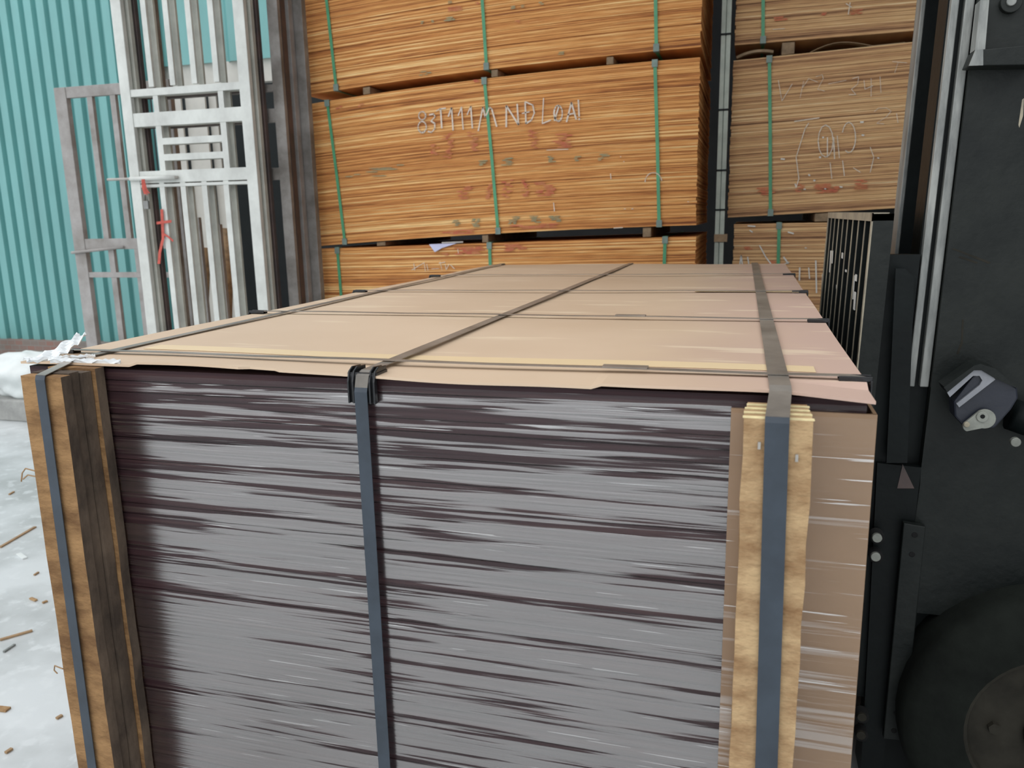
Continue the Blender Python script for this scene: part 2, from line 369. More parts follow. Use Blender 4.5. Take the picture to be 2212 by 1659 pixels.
# weed at the wall foot
pl = thing('weed', (-7.15, 5.95, 0), 'small green weed growing at the foot of the teal wall at far left', 'plant')
b_ = MB(); lf = MB()
for k in range(9):
    a = random.uniform(0, 6.28); h = random.uniform(.25, .55); tip = Vector((-7.15 + .14 * math.cos(a), 5.95 + .1 * math.sin(a), h))
    b_.tube([(-7.15, 5.95, 0), (lerp(-7.15, tip.x, .4), lerp(5.95, tip.y, .4), h * .6), tip], .005, 5)
    for j in range(4):
        t = .45 + j * .18; c = Vector((-7.15, 5.95, 0)).lerp(tip, t); d = Vector((random.uniform(-1, 1), random.uniform(-1, .3), random.uniform(0, .8))).normalized() * .075
        s_ = d.cross(Vector((0, 0, 1))).normalized() * .03
        lf.quad([c, c + d * .5 + s_, c + d, c + d * .5 - s_])
b_.build('stem', M['leaf'], pl); lf.build('leaves', M['leaf'], pl)
# litter on the yard floor
for k, (u, v, u2, v2, wd, m_) in enumerate(((0, 1182, 76, 1138, .007, 'straw'), (0, 1382, 70, 1362, .006, 'straw'), (8, 1408, 32, 1392, .004, 'rail'), (40, 1196, 54, 1206, .010, 'tarp'),
        (74, 1242, 83, 1236, .004, 'straw'), (0, 1536, 12, 1527, .02, 'batten'), (122, 1552, 134, 1545, .005, 'straw'), (12, 1626, 26, 1617, .005, 'straw'),
        (66, 1292, 78, 1297, .006, 'batten'), (20, 1068, 30, 1062, .005, 'batten'), (92, 1302, 102, 1298, .005, 'batten'))):
    a = atz(u, v, .004); c = atz(u2, v2, .004); d = (c - a).normalized(); sd = Vector((-d.y, d.x, 0)) * wd
    b_ = MB(); b_.bar(a, c, sd, (0, 0, .003))
    where = ['long brown straw on the yard floor near the top of the strewn bits', 'brown straw lying slanted on the yard floor halfway down the picture', 'thin grey sliver just below the slanted brown straw', 'small white scrap on the yard floor beside the brown battens',
             'short brown sliver right below the white scrap', 'pale wood chip at the left edge of the picture low down', 'tiny straw close to the foot of the brown battens', 'lowest tiny straw on the yard floor',
             'tan chip between the white scrap and the slanted straw', 'topmost tiny tan chip on the yard floor', 'tan chip closest to the edge of the brown battens'][k]
    nm = {'straw': 'straw', 'rail': 'sliver', 'tarp': 'scrap', 'batten': 'wood_chip'}[m_]
    tag(b_.build(nm, M[m_], loc=(a.x, a.y, 0)), where, 'litter', 'litter on the yard floor')

# ------------------------------------------------------------------ plywood packs
def sheets(x0, x1, y0, y1, zb, zt, n, jit, seed, segs=10, lean=0):
    b = MB(); rnd = random.Random(seed); H = zt((x0 + x1) / 2) - zb((x0 + x1) / 2)
    for i in range(n):
        a0, a1 = x0 + rnd.uniform(-jit, jit) + lean * i / n, x1 + rnd.uniform(-jit, jit) + lean * i / n
        f0, f1 = y0 + rnd.uniform(-jit, jit) * .8, y1 + rnd.uniform(-jit, jit)
        t0, t1 = i / n, (i + .93) / n; prev = None
        for s in range(segs + 1):
            x = lerp(a0, a1, s / segs); B, T = zb(x), zt(x)
            ring = [(x, f0, lerp(B, T, t0)), (x, f1, lerp(B, T, t0)), (x, f1, lerp(B, T, t1)), (x, f0, lerp(B, T, t1))]
            if prev:
                px = prev[0][0]
                for k in range(4):
                    k2 = (k + 1) % 4; va = t0 * H if k in (0, 3) else t0 * H; 
                    uv = [(px, [t0, t0, t1, t1][k] * H), (px, [t0, t0, t1, t1][k2] * H), (x, [t0, t0, t1, t1][k2] * H), (x, [t0, t0, t1, t1][k] * H)]
                    b.quad([prev[k], prev[k2], ring[k2], ring[k]], uv)
            if s in (0, segs): b.quad(ring, [(f0, t0 * H), (f1, t0 * H), (f1, t1 * H), (f0, t1 * H)])
            prev = ring
    return b
def mark(strokes, sx, sy, ox, oy, Y, wd):
    """hand strokes drawn on the plane y=Y as thin raised ribbons"""
    b = MB()
    for st in strokes:
        P = [aty(x / sx + ox, y / sy + oy, Y) for x, y in st]
        for a, c in zip(P[:-1], P[1:]):
            d = c - a
            if d.length < 1e-5: continue
            d.normalize(); s = Vector((-d.z, 0, d.x)) * wd * random.uniform(.7, 1.2); a2, c2 = a - d * wd * .4, c + d * wd * .4
            b.bar(a2, c2, s, (0, .0006, 0))
    return b
def flecks(strokes, sx, Y, wd, name, m, par, ox):
    for st in strokes: mark([st], sx, sx, ox, 0, Y, wd).build(name, M[m], par)
def ell(cx, cy, rx, ry, a0=0, a1=360, n=12): return [(cx + rx * math.cos(math.radians(lerp(a0, a1, i / n))), cy + ry * math.sin(math.radians(lerp(a0, a1, i / n)))) for i in range(n + 1)]
def blotches(rects, sx, ox, oy, Y, seed, name, m, par):
    rnd = random.Random(seed)
    for x0, x1, y0, y1, k in rects:
        b = MB(); c0 = aty((x0 + x1) / 2 / sx + ox, (y0 + y1) / 2 / sx + oy, Y); e0 = aty(x0 / sx + ox, y0 / sx + oy, Y); e1 = aty(x1 / sx + ox, y1 / sx + oy, Y)
        hw, hh = abs(e1.x - e0.x) / 2, abs(e1.z - e0.z) / 2; ht = max(hh, .006); rows = max(2, int(ht / .0042)); nn = 0
        for r in range(rows):
            z = c0.z + ht - (r + .5) * 2 * ht / rows; sl = .03
            for _ in range(max(1, round(k / rows * 1.2))):
                nn += 1
                w_ = rnd.uniform(.10, .42) * hw + .006; x = c0.x + rnd.uniform(-1, 1) * max(0, hw - w_); h = ht / rows * rnd.uniform(.6, 1.0)
                P = [(x + w_ * math.copysign(abs(math.cos(t)) ** .6, math.cos(t)) * rnd.uniform(.75, 1.1), Y - .0001 * nn, z + sl * (x - c0.x) + h * math.sin(t) * rnd.uniform(.7, 1.1)) for t in [i * math.pi / 6 for i in range(12)]]
                b.extrude(P, (0, .0008, 0))
        b.build(name, m, par)
YP = 3.80
def zat(pts, Y): return curve([(aty(u, v, Y).x, aty(u, v, Y).z) for u, v in pts])
XL, XR = aty(679, 380, YP).x, aty(1508, 300, YP).x
mid_top = zat([(665, 225), (1052, 169), (1504, 124)], YP); mid_bot = zat([(695, 531), (1079, 504), (1509, 486)], YP)
top_bot = zat([(659, 206), (1075, 147), (1504, 102)], YP); top_top = lambda x: top_bot(x) + .9
low_top = zat([(690, 537), (1057, 525), (1509, 510)], YP); low_bot = lambda x: .1
def pack(name, label, zb, zt, straps, m, x0, x1, y0, depth, n, seed, group, jit=.0035, lean=0, strap_top=None):
    root = thing(name, ((x0 + x1) / 2, y0 + depth / 2, zb((x0 + x1) / 2)), label, 'plywood stack', group)
    sheets(x0, x1, y0, y0 + depth, zb, zt, n, jit, seed, lean=lean).build('sheet_stack', m, root)
    for (ua, va), (ub, vb) in straps:
        a, c = aty(ua, va, y0), aty(ub, vb, y0); zt_, zb_ = zt(a.x), zb(c.x)
        g = lambda z: a.x + (c.x - a.x) * (z - a.z) / (c.z - a.z)
        yb = y0 + depth + .009; o_ = .010
        b = MB(); b.ribbon([(g(zt_), yb, zt_ + .004), (g(zt_), y0 - o_ + .004, zt_ + .006), (g(zt_) , y0 - o_, zt_ - .004), (lerp(g(zt_), g(zb_), .5) + .002, y0 - o_, (zt_ + zb_) / 2), (g(zb_), y0 - o_, zb_ + .004), (g(zb_), y0 - o_ + .004, zb_ - .005), (g(zb_), yb, zb_ - .004), (g(zb_), yb + .001, (zt_ + zb_) / 2), (g(zt_), yb, zt_ + .004)], (.0095, 0, 0), .0012)
        s = b.build('strap', M['green'], root)
        for zz, sg in ((zt_, 1), (zb_, -1)):
            k = MB(); xx = g(zz); k.box(xx - .016, xx + .016, y0 - .016, y0 - .007, min(zz, zz - sg * .035), max(zz, zz - sg * .035)); k.box(xx - .016, xx + .016, y0 - .016, y0 + .03, min(zz, zz + sg * .005), max(zz, zz + sg * .005))
            k.build('corner_clip', M['clip'], s)
    return root
D = 1.22
G1 = 'strapped orange plywood packs'
pk_top = pack('plywood_pack', 'orange plywood pack with green straps, topmost in the wide pile behind the load', top_bot, top_top, [((706, 1), (728, 195)), ((1042, 1), (1052, 150)), ((1416, 1), (1418, 108))], M['ply'], XL - .02, XR, YP, D, 44, 1, G1)
pk_mid = pack('plywood_pack', 'orange plywood pack with large white chalk letters, middle of the wide pile', mid_bot, mid_top, [((708, 218), (747, 530)), ((1047, 170), (1077, 503)), ((1415, 132), (1424, 488))], M['ply'], XL, XR, YP, D, 46, 2, G1)
pk_low = pack('plywood_pack', 'orange plywood pack half hidden behind the load, lowest of the wide pile', low_bot, low_top, [((730, 538), (738, 640)), ((1058, 525), (1060, 578)), ((1437, 515), (1435, 570))], M['ply'], XL + .01, XR + .005, YP - .01, D, 66, 3, G1)
# chalk letters 83T111MNDLOAI in crop pixels (x/2.212+600)
E8 = [ell(690, 553, 17, 20, 60, 420), ell(690, 607, 20, 27, -80, 280)]
chalk = E8 + [[(725, 548), (745, 545), (752, 558), (732, 578), (750, 590), (750, 615), (735, 632), (718, 628)],
    [(758, 530), (775, 520), (802, 517)], [(778, 522), (784, 612)],
    [(815, 556), (830, 515), (838, 622)], [(862, 552), (878, 512), (886, 618)], [(905, 548), (922, 508), (930, 612)],
    [(958, 625), (980, 512), (992, 560), (1012, 512), (1022, 520), (1046, 604)],
    [(1092, 606), (1092, 505), (1150, 596), (1144, 498)],
    [(1182, 488), (1186, 590), (1212, 574), (1226, 540), (1218, 502), (1182, 486)], [(1168, 542), (1202, 534)],
    [(1270, 470), (1264, 590), (1304, 574)], ell(1340, 541, 20, 38), [(1322, 576), (1344, 506)],
    [(1380, 582), (1403, 490), (1426, 570)], [(1386, 548), (1420, 540)], [(1436, 478), (1440, 556)], [(1440, 566), (1441, 572)]]
mark(chalk, 2.212, 2.212, 600, 0, YP - .0095, .0043).build('chalk_writing', M['chalk'], pk_mid)
blotches([(780, 850, 640, 755, 15), (890, 965, 630, 720, 14), (1190, 1255, 620, 710, 12), (1300, 1425, 640, 705, 16), (715, 780, 690, 740, 4), (840, 960, 890, 950, 10), (980, 1030, 880, 950, 7), (1060, 1130, 860, 945, 10),
          (1150, 1210, 860, 940, 10), (1220, 1340, 870, 935, 14), (770, 960, 1100, 1118, 8), (1100, 1380, 1072, 1090, 10), (380, 420, 495, 510, 2), (260, 310, 508, 520, 2), (930, 980, 380, 392, 3)], 2.212, 600, 0, YP - .0085, 5, 'red_stencil_mark', M['red_paint'], pk_mid)
blotches([(955, 1010, 765, 790, 6), (1060, 1130, 755, 790, 10), (1285, 1330, 745, 775, 7), (1405, 1460, 745, 770, 6), (1520, 1590, 735, 765, 8), (830, 880, 1050, 1080, 7), (920, 970, 1045, 1085, 8), (1085, 1160, 1035, 1070, 9), (1200, 1260, 1030, 1065, 8), (1290, 1360, 1030, 1060, 7), (310, 620, 800, 840, 7)], 2.212, 600, 0, YP - .0085, 6, 'green_stencil_mark', M['green_paint'], pk_mid)
flecks([[(1285, 717), (1330, 715), (1388, 713)], [(1318, 968), (1322, 1010)], [(1590, 830), (1592, 855)], [(1637, 748), (1640, 750)], [(1652, 771), (1655, 773)], [(1958, 963), (1964, 965)], [(1605, 1090), (1648, 1087)], [(1655, 998), (1662, 998)], [(1690, 998), (1698, 998)]] + [ell(1795, 870, 40, 45, 180, 350)], 2.212, YP - .0095, .0022, 'white_fleck', 'chalk', pk_mid, 600)
blotches([(680, 700, 100, 115, 3), (730, 748, 95, 108, 3), (790, 850, 82, 98, 7), (1110, 1140, 28, 42, 4), (1155, 1180, 24, 36, 3), (1245, 1275, 8, 22, 3), (670, 745, 340, 358, 6), (810, 840, 4, 16, 3), (1330, 1370, 248, 262, 3)], 2.212, 600, 0, YP - .0085, 8, 'green_stencil_mark', M['green_paint'], pk_top)
blotches([(785, 885, 35, 50, 8), (1130, 1165, 98, 108, 3), (940, 965, 10, 20, 2)], 2.212, 600, 0, YP - .0085, 9, 'red_stencil_mark', M['red_paint'], pk_top)
blotches([(840, 1000, 1180, 1215, 16), (780, 820, 1208, 1222, 3), (1070, 1205, 1165, 1200, 12)], 2.212, 600, 0, YP - .0185, 10, 'red_stencil_mark', M['red_paint'], pk_low)
mark([[(650, 1260), (655, 1292)], [(640, 1290), (700, 1255), (705, 1295)], [(712, 1262), (718, 1292)], [(735, 1285), (770, 1283)], [(775, 1250), (785, 1290)], [(770, 1258), (800, 1252)], [(800, 1262), (805, 1290), (818, 1262)], [(825, 1265), (845, 1285)], [(860, 1190), (864, 1215)]], 2.212, 2.212, 600, 0, YP - .0195, .0018).build('chalk_writing', M['chalk_faint'], pk_low)
# spacer blocks between the packs
def spacer(u, v, zb, zt, Y, w_, label, depth=D, m='timber', name='timber_spacer', grp='timber spacers between the packs'):
    x = aty(u, v, Y).x; zb0, zt0 = zb, zt; zb = lambda q: zb0(q) + .0045; zt = lambda q: zt0(q) - .0055; b = MB(); b.hexa([(x - w_, Y + .01, zb(x - w_)), (x + w_, Y + .01, zb(x + w_)), (x + w_, Y + depth, zb(x + w_)), (x - w_, Y + depth, zb(x - w_)), (x - w_, Y + .01, zt(x - w_)), (x + w_, Y + .01, zt(x + w_)), (x + w_, Y + depth, zt(x + w_)), (x - w_, Y + depth, zt(x - w_))])
    return tag(b.build(name, M[m], bevel=.003, loc=(x, Y, zb(x))), label, 'spacer', grp)
for (u, v, w_, l_) in ((790, 196, .024, 'light timber spacer at the left under the topmost pack of the wide pile'), (1067, 157, .02, 'reddish timber spacer at the middle strap under the topmost pack of the wide pile'), (1317, 131, .02, 'grey timber spacer at the right under the topmost pack of the wide pile')):
    spacer(u, v, mid_top, top_bot, YP, w_, l_)
for (u, v, w_, l_) in ((822, 532, .03, 'flat timber spacer at the left under the chalk-lettered pack'), (1047, 514, .02, 'timber spacer near the middle strap under the chalk-lettered pack'), (1397, 500, .024, 'timber spacer at the right under the chalk-lettered pack')):
    spacer(u, v, low_top, mid_bot, YP, w_, l_)
for k, x in enumerate((XL + .4, (XL + XR) / 2, XR - .4)):
    b_ = MB(); b_.box(x - .05, x + .05, YP, YP + D - .05, 0, .095)
    tag(b_.build('timber_spacer', M['timber'], loc=(x, YP, 0)), ['left', 'middle', 'right'][k] + ' timber bearer on the floor under the wide plywood pile', 'spacer', 'timber spacers between the packs')
# paper slip caught in the gap
a = aty(926, 532, YP - .02); c = aty(985, 531, YP - .02); e = aty(938, 545, YP - .045); b_ = MB()
b_.extrude([(a.x, YP - .012, low_top(a.x) + .004), (c.x, YP - .012, low_top(c.x) + .004), (lerp(a.x, c.x, .5), YP - .03, a.z - .012), (e.x, YP - .035, e.z)], (0, -.001, .001))
b_.extrude([(a.x, YP - .012, low_top(a.x) + .003), (c.x, YP - .012, low_top(c.x) + .003), (c.x, YP + .10, low_top(c.x) + .004), (a.x, YP + .10, low_top(a.x) + .004)], (0, 0, .001))
tag(b_.build('paper_slip', M['paper'], loc=(a.x, YP, a.z)), 'small lilac white paper slip hanging from the gap above the lowest wide pack', 'paper')
a = aty(955, 526, YP); b_ = MB(); b_.tube([(a.x, YP - .002, low_top(a.x) + .010), (a.x + .14, YP + .002, low_top(a.x + .14) + .011)], .006, 8)
tag(b_.build('stick', M['steel'], loc=(a.x, YP, a.z)), 'thin pale stick lying in the gap beside the paper slip', 'stick')

# right pile
YR = 4.2
r_mt = zat([(1582, 131), (1963, 91)], YR); r_mb = zat([(1573, 470), (1928, 450)], YR)
r_tb = zat([(1583, 98), (1967, 67)], YR); r_gap = .035; r_tt = lambda x: r_tb(x) + .88
r_lt0 = zat([(1591, 484), (1783, 480)], YR); r_lt = lambda x: min(r_lt0(x), r_mb(x) - .03); RX0 = aty(1580, 300, YR).x; RX1 = RX0 + 2.44
rp_top = pack('plywood_pack', 'brown plywood pack with one green strap in view, topmost of the pile beside the forklift', r_tb, r_tt, [((1648, 1), (1648, 94))], M['ply_worn'], RX0, RX1, YR, D, 40, 11, G1)
rp_mid = pack('plywood_pack', 'brown plywood pack with rubbed chalk scrawl, middle of the pile beside the forklift', r_mb, r_mt, [((1662, 128), (1664, 460))], M['ply_worn'], RX0 - .005, RX1, YR, D, 42, 12, G1)
rp_low = pack('plywood_pack', 'white-spattered plywood pack behind the black grille, lowest beside the forklift', low_bot, r_lt, [((1683, 486), (1680, 600))], M['ply_worn'], RX0 + .035, RX1, YR, D, 60, 13, G1)
s3 = 2.593
mark([[(470, 450), (490, 566), (548, 470)], [(592, 548), (612, 455)], [(600, 500), (640, 440), (690, 460)], [(680, 430), (716, 418), (722, 440), (690, 500), (730, 510)], [(750, 470), (850, 450)], [(885, 440), (920, 430), (915, 470), (880, 500), (905, 530), (865, 530)], [(950, 450), (955, 500), (1000, 480)], [(990, 440), (990, 540)], [(1040, 430), (1045, 520)], [(1110, 345), (1190, 352)], [(1140, 352), (1122, 408)],
      [(1008, 625), (1030, 606), (1075, 604), (1102, 622), (1075, 655), (1020, 690), (1062, 694)], [(1132, 635), (1140, 688)]], s3, s3, 1500, 0, YR - .0095, .0014).build('chalk_writing', M['chalk_faint'], rp_mid)
flecks([[(640, 690), (620, 720), (570, 880), (585, 1000), (570, 1050)], ell(735, 790, 42, 90), ell(865, 770, 38, 85, -160, 120), [(745, 770), (745, 880)], [(780, 770), (785, 890)], [(800, 760), (812, 885)], [(760, 910), (770, 1000)], [(830, 900), (840, 985)], [(985, 825), (1005, 880), (985, 965)], [(890, 940), (930, 965)], [(560, 680), (700, 660)]], s3, YR - .0100, .0026, 'chalk_scrawl', 'chalk_faint', rp_mid, 1500)
flecks([[(485, 890), (505, 892)], [(700, 880), (708, 882)], [(1026, 884), (1034, 886)], [(938, 756), (950, 758)], [(640, 978), (646, 984)], [(564, 1030), (570, 1048)], [(930, 684), (946, 684)], [(718, 770), (724, 770)], [(612, 1060), (622, 1060)], [(668, 1010), (676, 1012)], [(815, 1046), (828, 1048)], [(730, 1058), (736, 1058)]], s3, YR - .0095, .004, 'white_fleck', 'splash', rp_mid, 1500)
blotches([(560, 640, 1030, 1075, 6), (660, 820, 1030, 1080, 14), (885, 995, 1005, 1060, 12), (330, 500, 1050, 1090, 7)], s3, 1500, 0, YR - .0085, 15, 'red_stencil_mark', M['red_paint'], rp_mid)
blotches([(430, 540, 95, 112, 6), (700, 745, 72, 84, 3), (860, 980, 55, 75, 6)], s3, 1500, 0, YR - .0085, 16, 'red_stencil_mark', M['red_paint'], rp_top)
mark([[(872, 15), (862, 80)], [(850, 20), (880, 40)], [(440, 165), (505, 160)]], s3, s3, 1500, 0, YR - .0095, .002).build('chalk_writing', M['chalk_faint'], rp_top)
flecks([[(300, 1265), (340, 1268)], [(525, 1300), (555, 1308)], [(310, 1290), (325, 1300)], [(365, 1375), (400, 1440), (430, 1480)], [(500, 1440), (525, 1475)], [(500, 1480), (530, 1470)], [(255, 1480), (262, 1430), (268, 1480)], [(620, 1388), (628, 1390)], [(298, 1440), (305, 1480)], [(590, 1500), (588, 1570)], [(680, 1460), (684, 1640)], [(640, 1500), (645, 1560)]], s3, YR - .0095, .0042, 'white_splash', 'splash', rp_low, 1500)
blotches([(400, 460, 1460, 1480, 6), (270, 330, 1380, 1400, 4)], s3, 1500, 0, YR - .0085, 17, 'red_stencil_mark', M['red_paint'], rp_low)
spacer(1703, 102, r_mt, r_tb, YR, .035, 'grey timber spacer under the topmost pack beside the forklift')
spacer(1780, 470, r_lt, r_mb, YR, .05, 'broken pale timber spacer under the chalk-scrawled pack beside the forklift')
spacer(2060, 75, r_mt, r_tb, YR, .035, 'timber spacer hidden behind the mast under the topmost brown pack')
spacer(2060, 460, r_lt, r_mb, YR, .05, 'timber spacer hidden behind the mast under the chalk-scrawled pack')
for k, x in enumerate((RX0 + .4, (RX0 + RX1) / 2, RX1 - .4)):
    b_ = MB(); b_.box(x - .05, x + .05, YR, YR + D - .05, 0, .095)
    tag(b_.build('timber_spacer', M['timber'], loc=(x, YR, 0)), ['left', 'middle', 'right'][k] + ' timber bearer on the floor under the brown plywood pile', 'spacer', 'timber spacers between the packs')
# warped offcut of veneer lying in the right gap
b_ = MB(); pts = []
for i in range(13):
    t = i / 12; x = RX0 + .42 + t * .5; pts.append((x, YR + .05, r_mt(x) + .006 + .045 * math.sin(math.pi * min(1, t * 1.5)) * (1 - t * .5)))
b_.ribbon(pts, (0, .03, 0), .004)
tag(b_.build('veneer_offcut', M['ply_face'], loc=pts[0]), 'warped brown veneer offcut sticking out under the topmost brown pack', 'veneer')
b_ = MB(); b_.ribbon([(RX0 + .01 + .03 * i, YR + .03, r_mt(RX0 + .03 * i) + .020 + .028 * (1 - (i - 4) ** 2 / 18)) for i in range(8)], (0, .025, 0), .014)
tag(b_.build('veneer_offcut', M['timber'], loc=(RX0, YR, 2.4)), 'curved brown slab in the gap left of the spacer under the topmost brown pack', 'veneer')
# post in the gap
YQ = 4.10
xa, xb = aty(1551, 300, YQ).x, aty(1571, 300, YQ).x; x = (xa + xb) / 2; hw = (xb - xa) / 2
po = thing('metal_post', (x, YQ, 0), 'pale green grey steel post standing in the gap between the two plywood piles', 'post')
b_ = MB(); b_.box(xa, x - .003, YQ - .02, YQ + .02, 0, 4.0); b_.box(x + .003, xb, YQ - .02, YQ + .02, 0, 4.0); b_.box(x - .01, x + .01, YQ, YQ + .03, 0, 4.0); b_.build('post', M['pole'], po)
for v in (78, 240, 370, 455):
    z = aty(1560, v, YQ).z; b_ = MB(); b_.box(xa - .004, xb + .004, YQ - .026, YQ + .026, z, z + .010); b_.build('clamp', M['machine'], po)
z = aty(1560, 513, YQ).z; b_ = MB(); b_.box(xa - .003, xb + .02, YQ - .03, YQ + .03, z - .025, z + .02); b_.build('timber_block', M['timber'], po)

# ------------------------------------------------------------------ gates leaning by the pile
def gate(name, label, x0, x1, y, ztop, m, rails, bars, short=None, t=.032, sw=.075, group='steel gates stacked beside the plywood', bolt=False):
    root = thing(name, ((x0 + x1) / 2, y, 0), label, 'gate', group)
    for x in (x0 + sw / 2, x1 - sw / 2):
        b = MB(); b.box(x - sw / 2, x + sw / 2, y, y + t, 0, ztop); b.build('stile', m, root, bevel=.003)
    for z, h in rails:
        b = MB(); b.box(x0 + sw, x1 - sw, y + .004, y + t - .004, z - h / 2, z + h / 2); b.build('rail', m, root, bevel=.002)
    for x, za, zb2, w_ in bars:
        b = MB(); b.box(x - w_ / 2, x + w_ / 2, y + .007, y + t - .007, za, zb2); b.build('bar', m, root)
    for xa, xb, z, h in (short or []):
        b = MB(); b.box(xa, xb, y + .007, y + t - .007, z - h / 2, z + h / 2); b.build('cross_bar', m, root)
    return root
YG = 3.3
X = lambda u, v, Y=YG: aty(u, v, Y).x
Z = lambda u, v, Y=YG: aty(u, v, Y).z
def big_gate(dx, y, m, label, extra=0):
    x0, x1 = X(265, 250) + dx, X(549, 300) + dx; sw = .072
    z1, z2, z3 = Z(400, 193), Z(400, 253), Z(415, 379); L0, L1 = x0 + sw, x1 - sw
    bars = []
    for k in range(4):
        xb2 = L0 + (L1 - L0) * (k + 1) / 5
        bars.append((xb2, z1 + .03, 2.95, .036)); bars.append((xb2, .09, z3 - .035, .036))
    ba, bb = X(343, 300) + dx, X(485, 320) + dx
    for xb in (ba, bb): bars.append((xb, z3 + .03, z2 - .035, .040)); bars.append((xb, z2 + .035, z1 - .02, .036))
    return gate('steel_gate', label, x0, x1, y, 3.0, m, [(z1, .042), (z2, .080), (z3, .072), (z3 - .052, .018), (.10, .07), (2.96, .07)], bars,
                [(ba + .02, bb - .02, Z(410, 302), .038), (ba + .02, bb - .02, Z(415, 337), .038)], sw=sw)
g1 = big_gate(0, YG, M['gate'], 'pale galvanised barred gate with a sliding bolt, frontmost of the stack of gates')
g2 = big_gate(.012, YG + .05, M['gate_pale'], 'cream grey barred gate directly behind the frontmost pale gate')
def plain_gate(dx, y, m, label):
    x0, x1 = X(265, 250) + dx, X(549, 300) + dx; z1, z2, z3 = Z(400, 193), Z(400, 253), Z(415, 379)
    return gate('steel_gate', label, x0, x1, y, 3.0, m, [(z1, .042), (z2, .08), (z3, .072), (.1, .07), (2.96, .07)], [], sw=.07)
g3 = plain_gate(.018, YG + .10, M['gate_rust'], 'dark rusty gate frame showing as a thin edge right behind the pale gate')
g4 = plain_gate(.125, YG + .15, M['gate_dull'], 'grey gate frame whose right stile stands a hand width right of the pale gate')
def upright(u, w_, y, m, name, label):
    x = aty(u, 300, y).x; b = MB(); b.box(x - w_ / 2, x + w_ / 2, y, y + .05, 0, 3.0)
    return tag(b.build(name, m, bevel=.003, loc=(x, y, 0)), label, 'post', 'steel uprights between the gates and the plywood')
upright(622, .03, YG + .20, M['gate_rust'], 'steel_post', 'thin reddish brown upright standing right of the grey gate frame')
upright(638, .03, YG + .30, M['gate_side'], 'steel_post', 'slim scuffed grey upright between the reddish one and the wide brown grey one')
upright(658, .08, YG + .36, M['gate_dull'], 'steel_post', 'wide brown grey upright touching the left edge of the orange plywood pile')
upright(604, .04, YG + .42, M['gate_rust'], 'steel_post', 'dark brown upright seen in the gap right of the grey gate frame')
# sliding bolt on the front gate
a = aty(231, 388, YG - .02); c = aty(383, 383, YG - .02)
b_ = MB(); b_.tube([(a.x, YG - .014, a.z), (c.x, YG - .014, c.z)], .0085, 10); bo = b_.build('sliding_bolt', M['steel'], g1, smooth=True)
b_ = MB(); m1 = aty(285, 386, YG).x; b_.tube([(m1, YG - .014, lerp(a.z, c.z, .35)), (c.x - .02, YG - .014, c.z)], .0135, 10); b_.build('bolt_sleeve', M['gate'], g1, smooth=True)
# padlock and ribbon hanging from the bolt
a = aty(312, 398, YG - .03)
pd = thing('padlock', (a.x, YG - .03, a.z - .15), 'small grey padlock hanging below the sliding bolt of the pale gate', 'padlock')
b_ = MB(); b_.box(a.x - .018, a.x + .018, YG - .040, YG - .022, a.z - .15, a.z - .10); b_.build('lock_body', M['lead'], pd, bevel=.003)
b_ = MB(); b_.tube([(a.x - .011, YG - .031, a.z - .10)] + [(a.x + .011 * math.cos(t), YG - .031, a.z - .075 + .014 * math.sin(t)) for t in [math.pi * (1 - i / 8) for i in range(9)]] + [(a.x + .011, YG - .031, a.z - .10)], .0028, 8); b_.build('shackle', M['lead'], pd, smooth=True)
b_ = MB(); b_.ribbon([(a.x - .006, YG - .030, a.z + .03), (a.x - .008, YG - .032, a.z - .02), (a.x + .003, YG - .030, a.z - .065)], (.010, .003, 0), .002); b_.ribbon([(a.x - .002, YG - .030, a.z + .02), (a.x + .010, YG - .034, a.z - .03), (a.x + .026, YG - .03, a.z - .055)], (.006, .003, 0), .002)
tag(b_.build('ribbon', M['red_cloth'], loc=(a.x, YG - .03, a.z)), 'faded pink ribbon tied round the bolt above the padlock', 'ribbon')
b_ = MB(); k = [aty(u, v, YG - .006) for u, v in ((349, 452), (351, 490), (352, 515), (345, 545), (343, 570))]; b_.ribbon(k, (.010, 0, 0), .002)
k = [aty(u, v, YG - .008) for u, v in ((338, 482), (370, 478))]; b_.ribbon(k, (0, 0, .008), .002); k = [aty(u, v, YG - .009) for u, v in ((353, 505), (364, 512), (374, 521))]; b_.ribbon(k, (.003, 0, .005), .002)
tag(b_.build('ribbon', M['red_cloth'], loc=tuple(k[0])), 'long red ribbon knotted on a bar low on the pale gate', 'ribbon')
# narrower side gate to the left
YS = 3.62; sx0 = aty(115, 190, YS).x; sw = .095
x1_ = sx0 + .92; zt_ = aty(115, 190, YS).z
zz = lambda u, v: aty(u, v, YS).z; xx = lambda u, v: aty(u, v, YS).x
z2 = zz(240, 527); z3 = zz(240, 594)
sg = gate('side_gate', 'weathered grey narrow gate standing left of the pale gate against the teal wall', sx0, x1_, YS, zt_, M['gate_side'],
     [(zt_ - .035, .07), (z2, .072), (z3, .036), (.1, .07)], [(xx(197, 260), z2, zt_ - .06, .042), (xx(247, 260), z2, zt_ - .06, .042), (xx(254, 260) + .17, z2, zt_ - .06, .042), (xx(247, 620) + .0, .1, z2, .045), (xx(303, 620), .1, z2, .045), (xx(303, 620) + .17, .1, z2, .045)], sw=sw, t=.04, group='steel gates stacked beside the plywood')
b_ = MB(); a = aty(153, 546, YS - .02); c = aty(265, 534, YS - .02); b_.tube([(a.x, YS - .012, a.z), (c.x, YS - .012, c.z)], .010, 8); b_.build('sliding_bolt', M['gate_side'], sg, smooth=True)
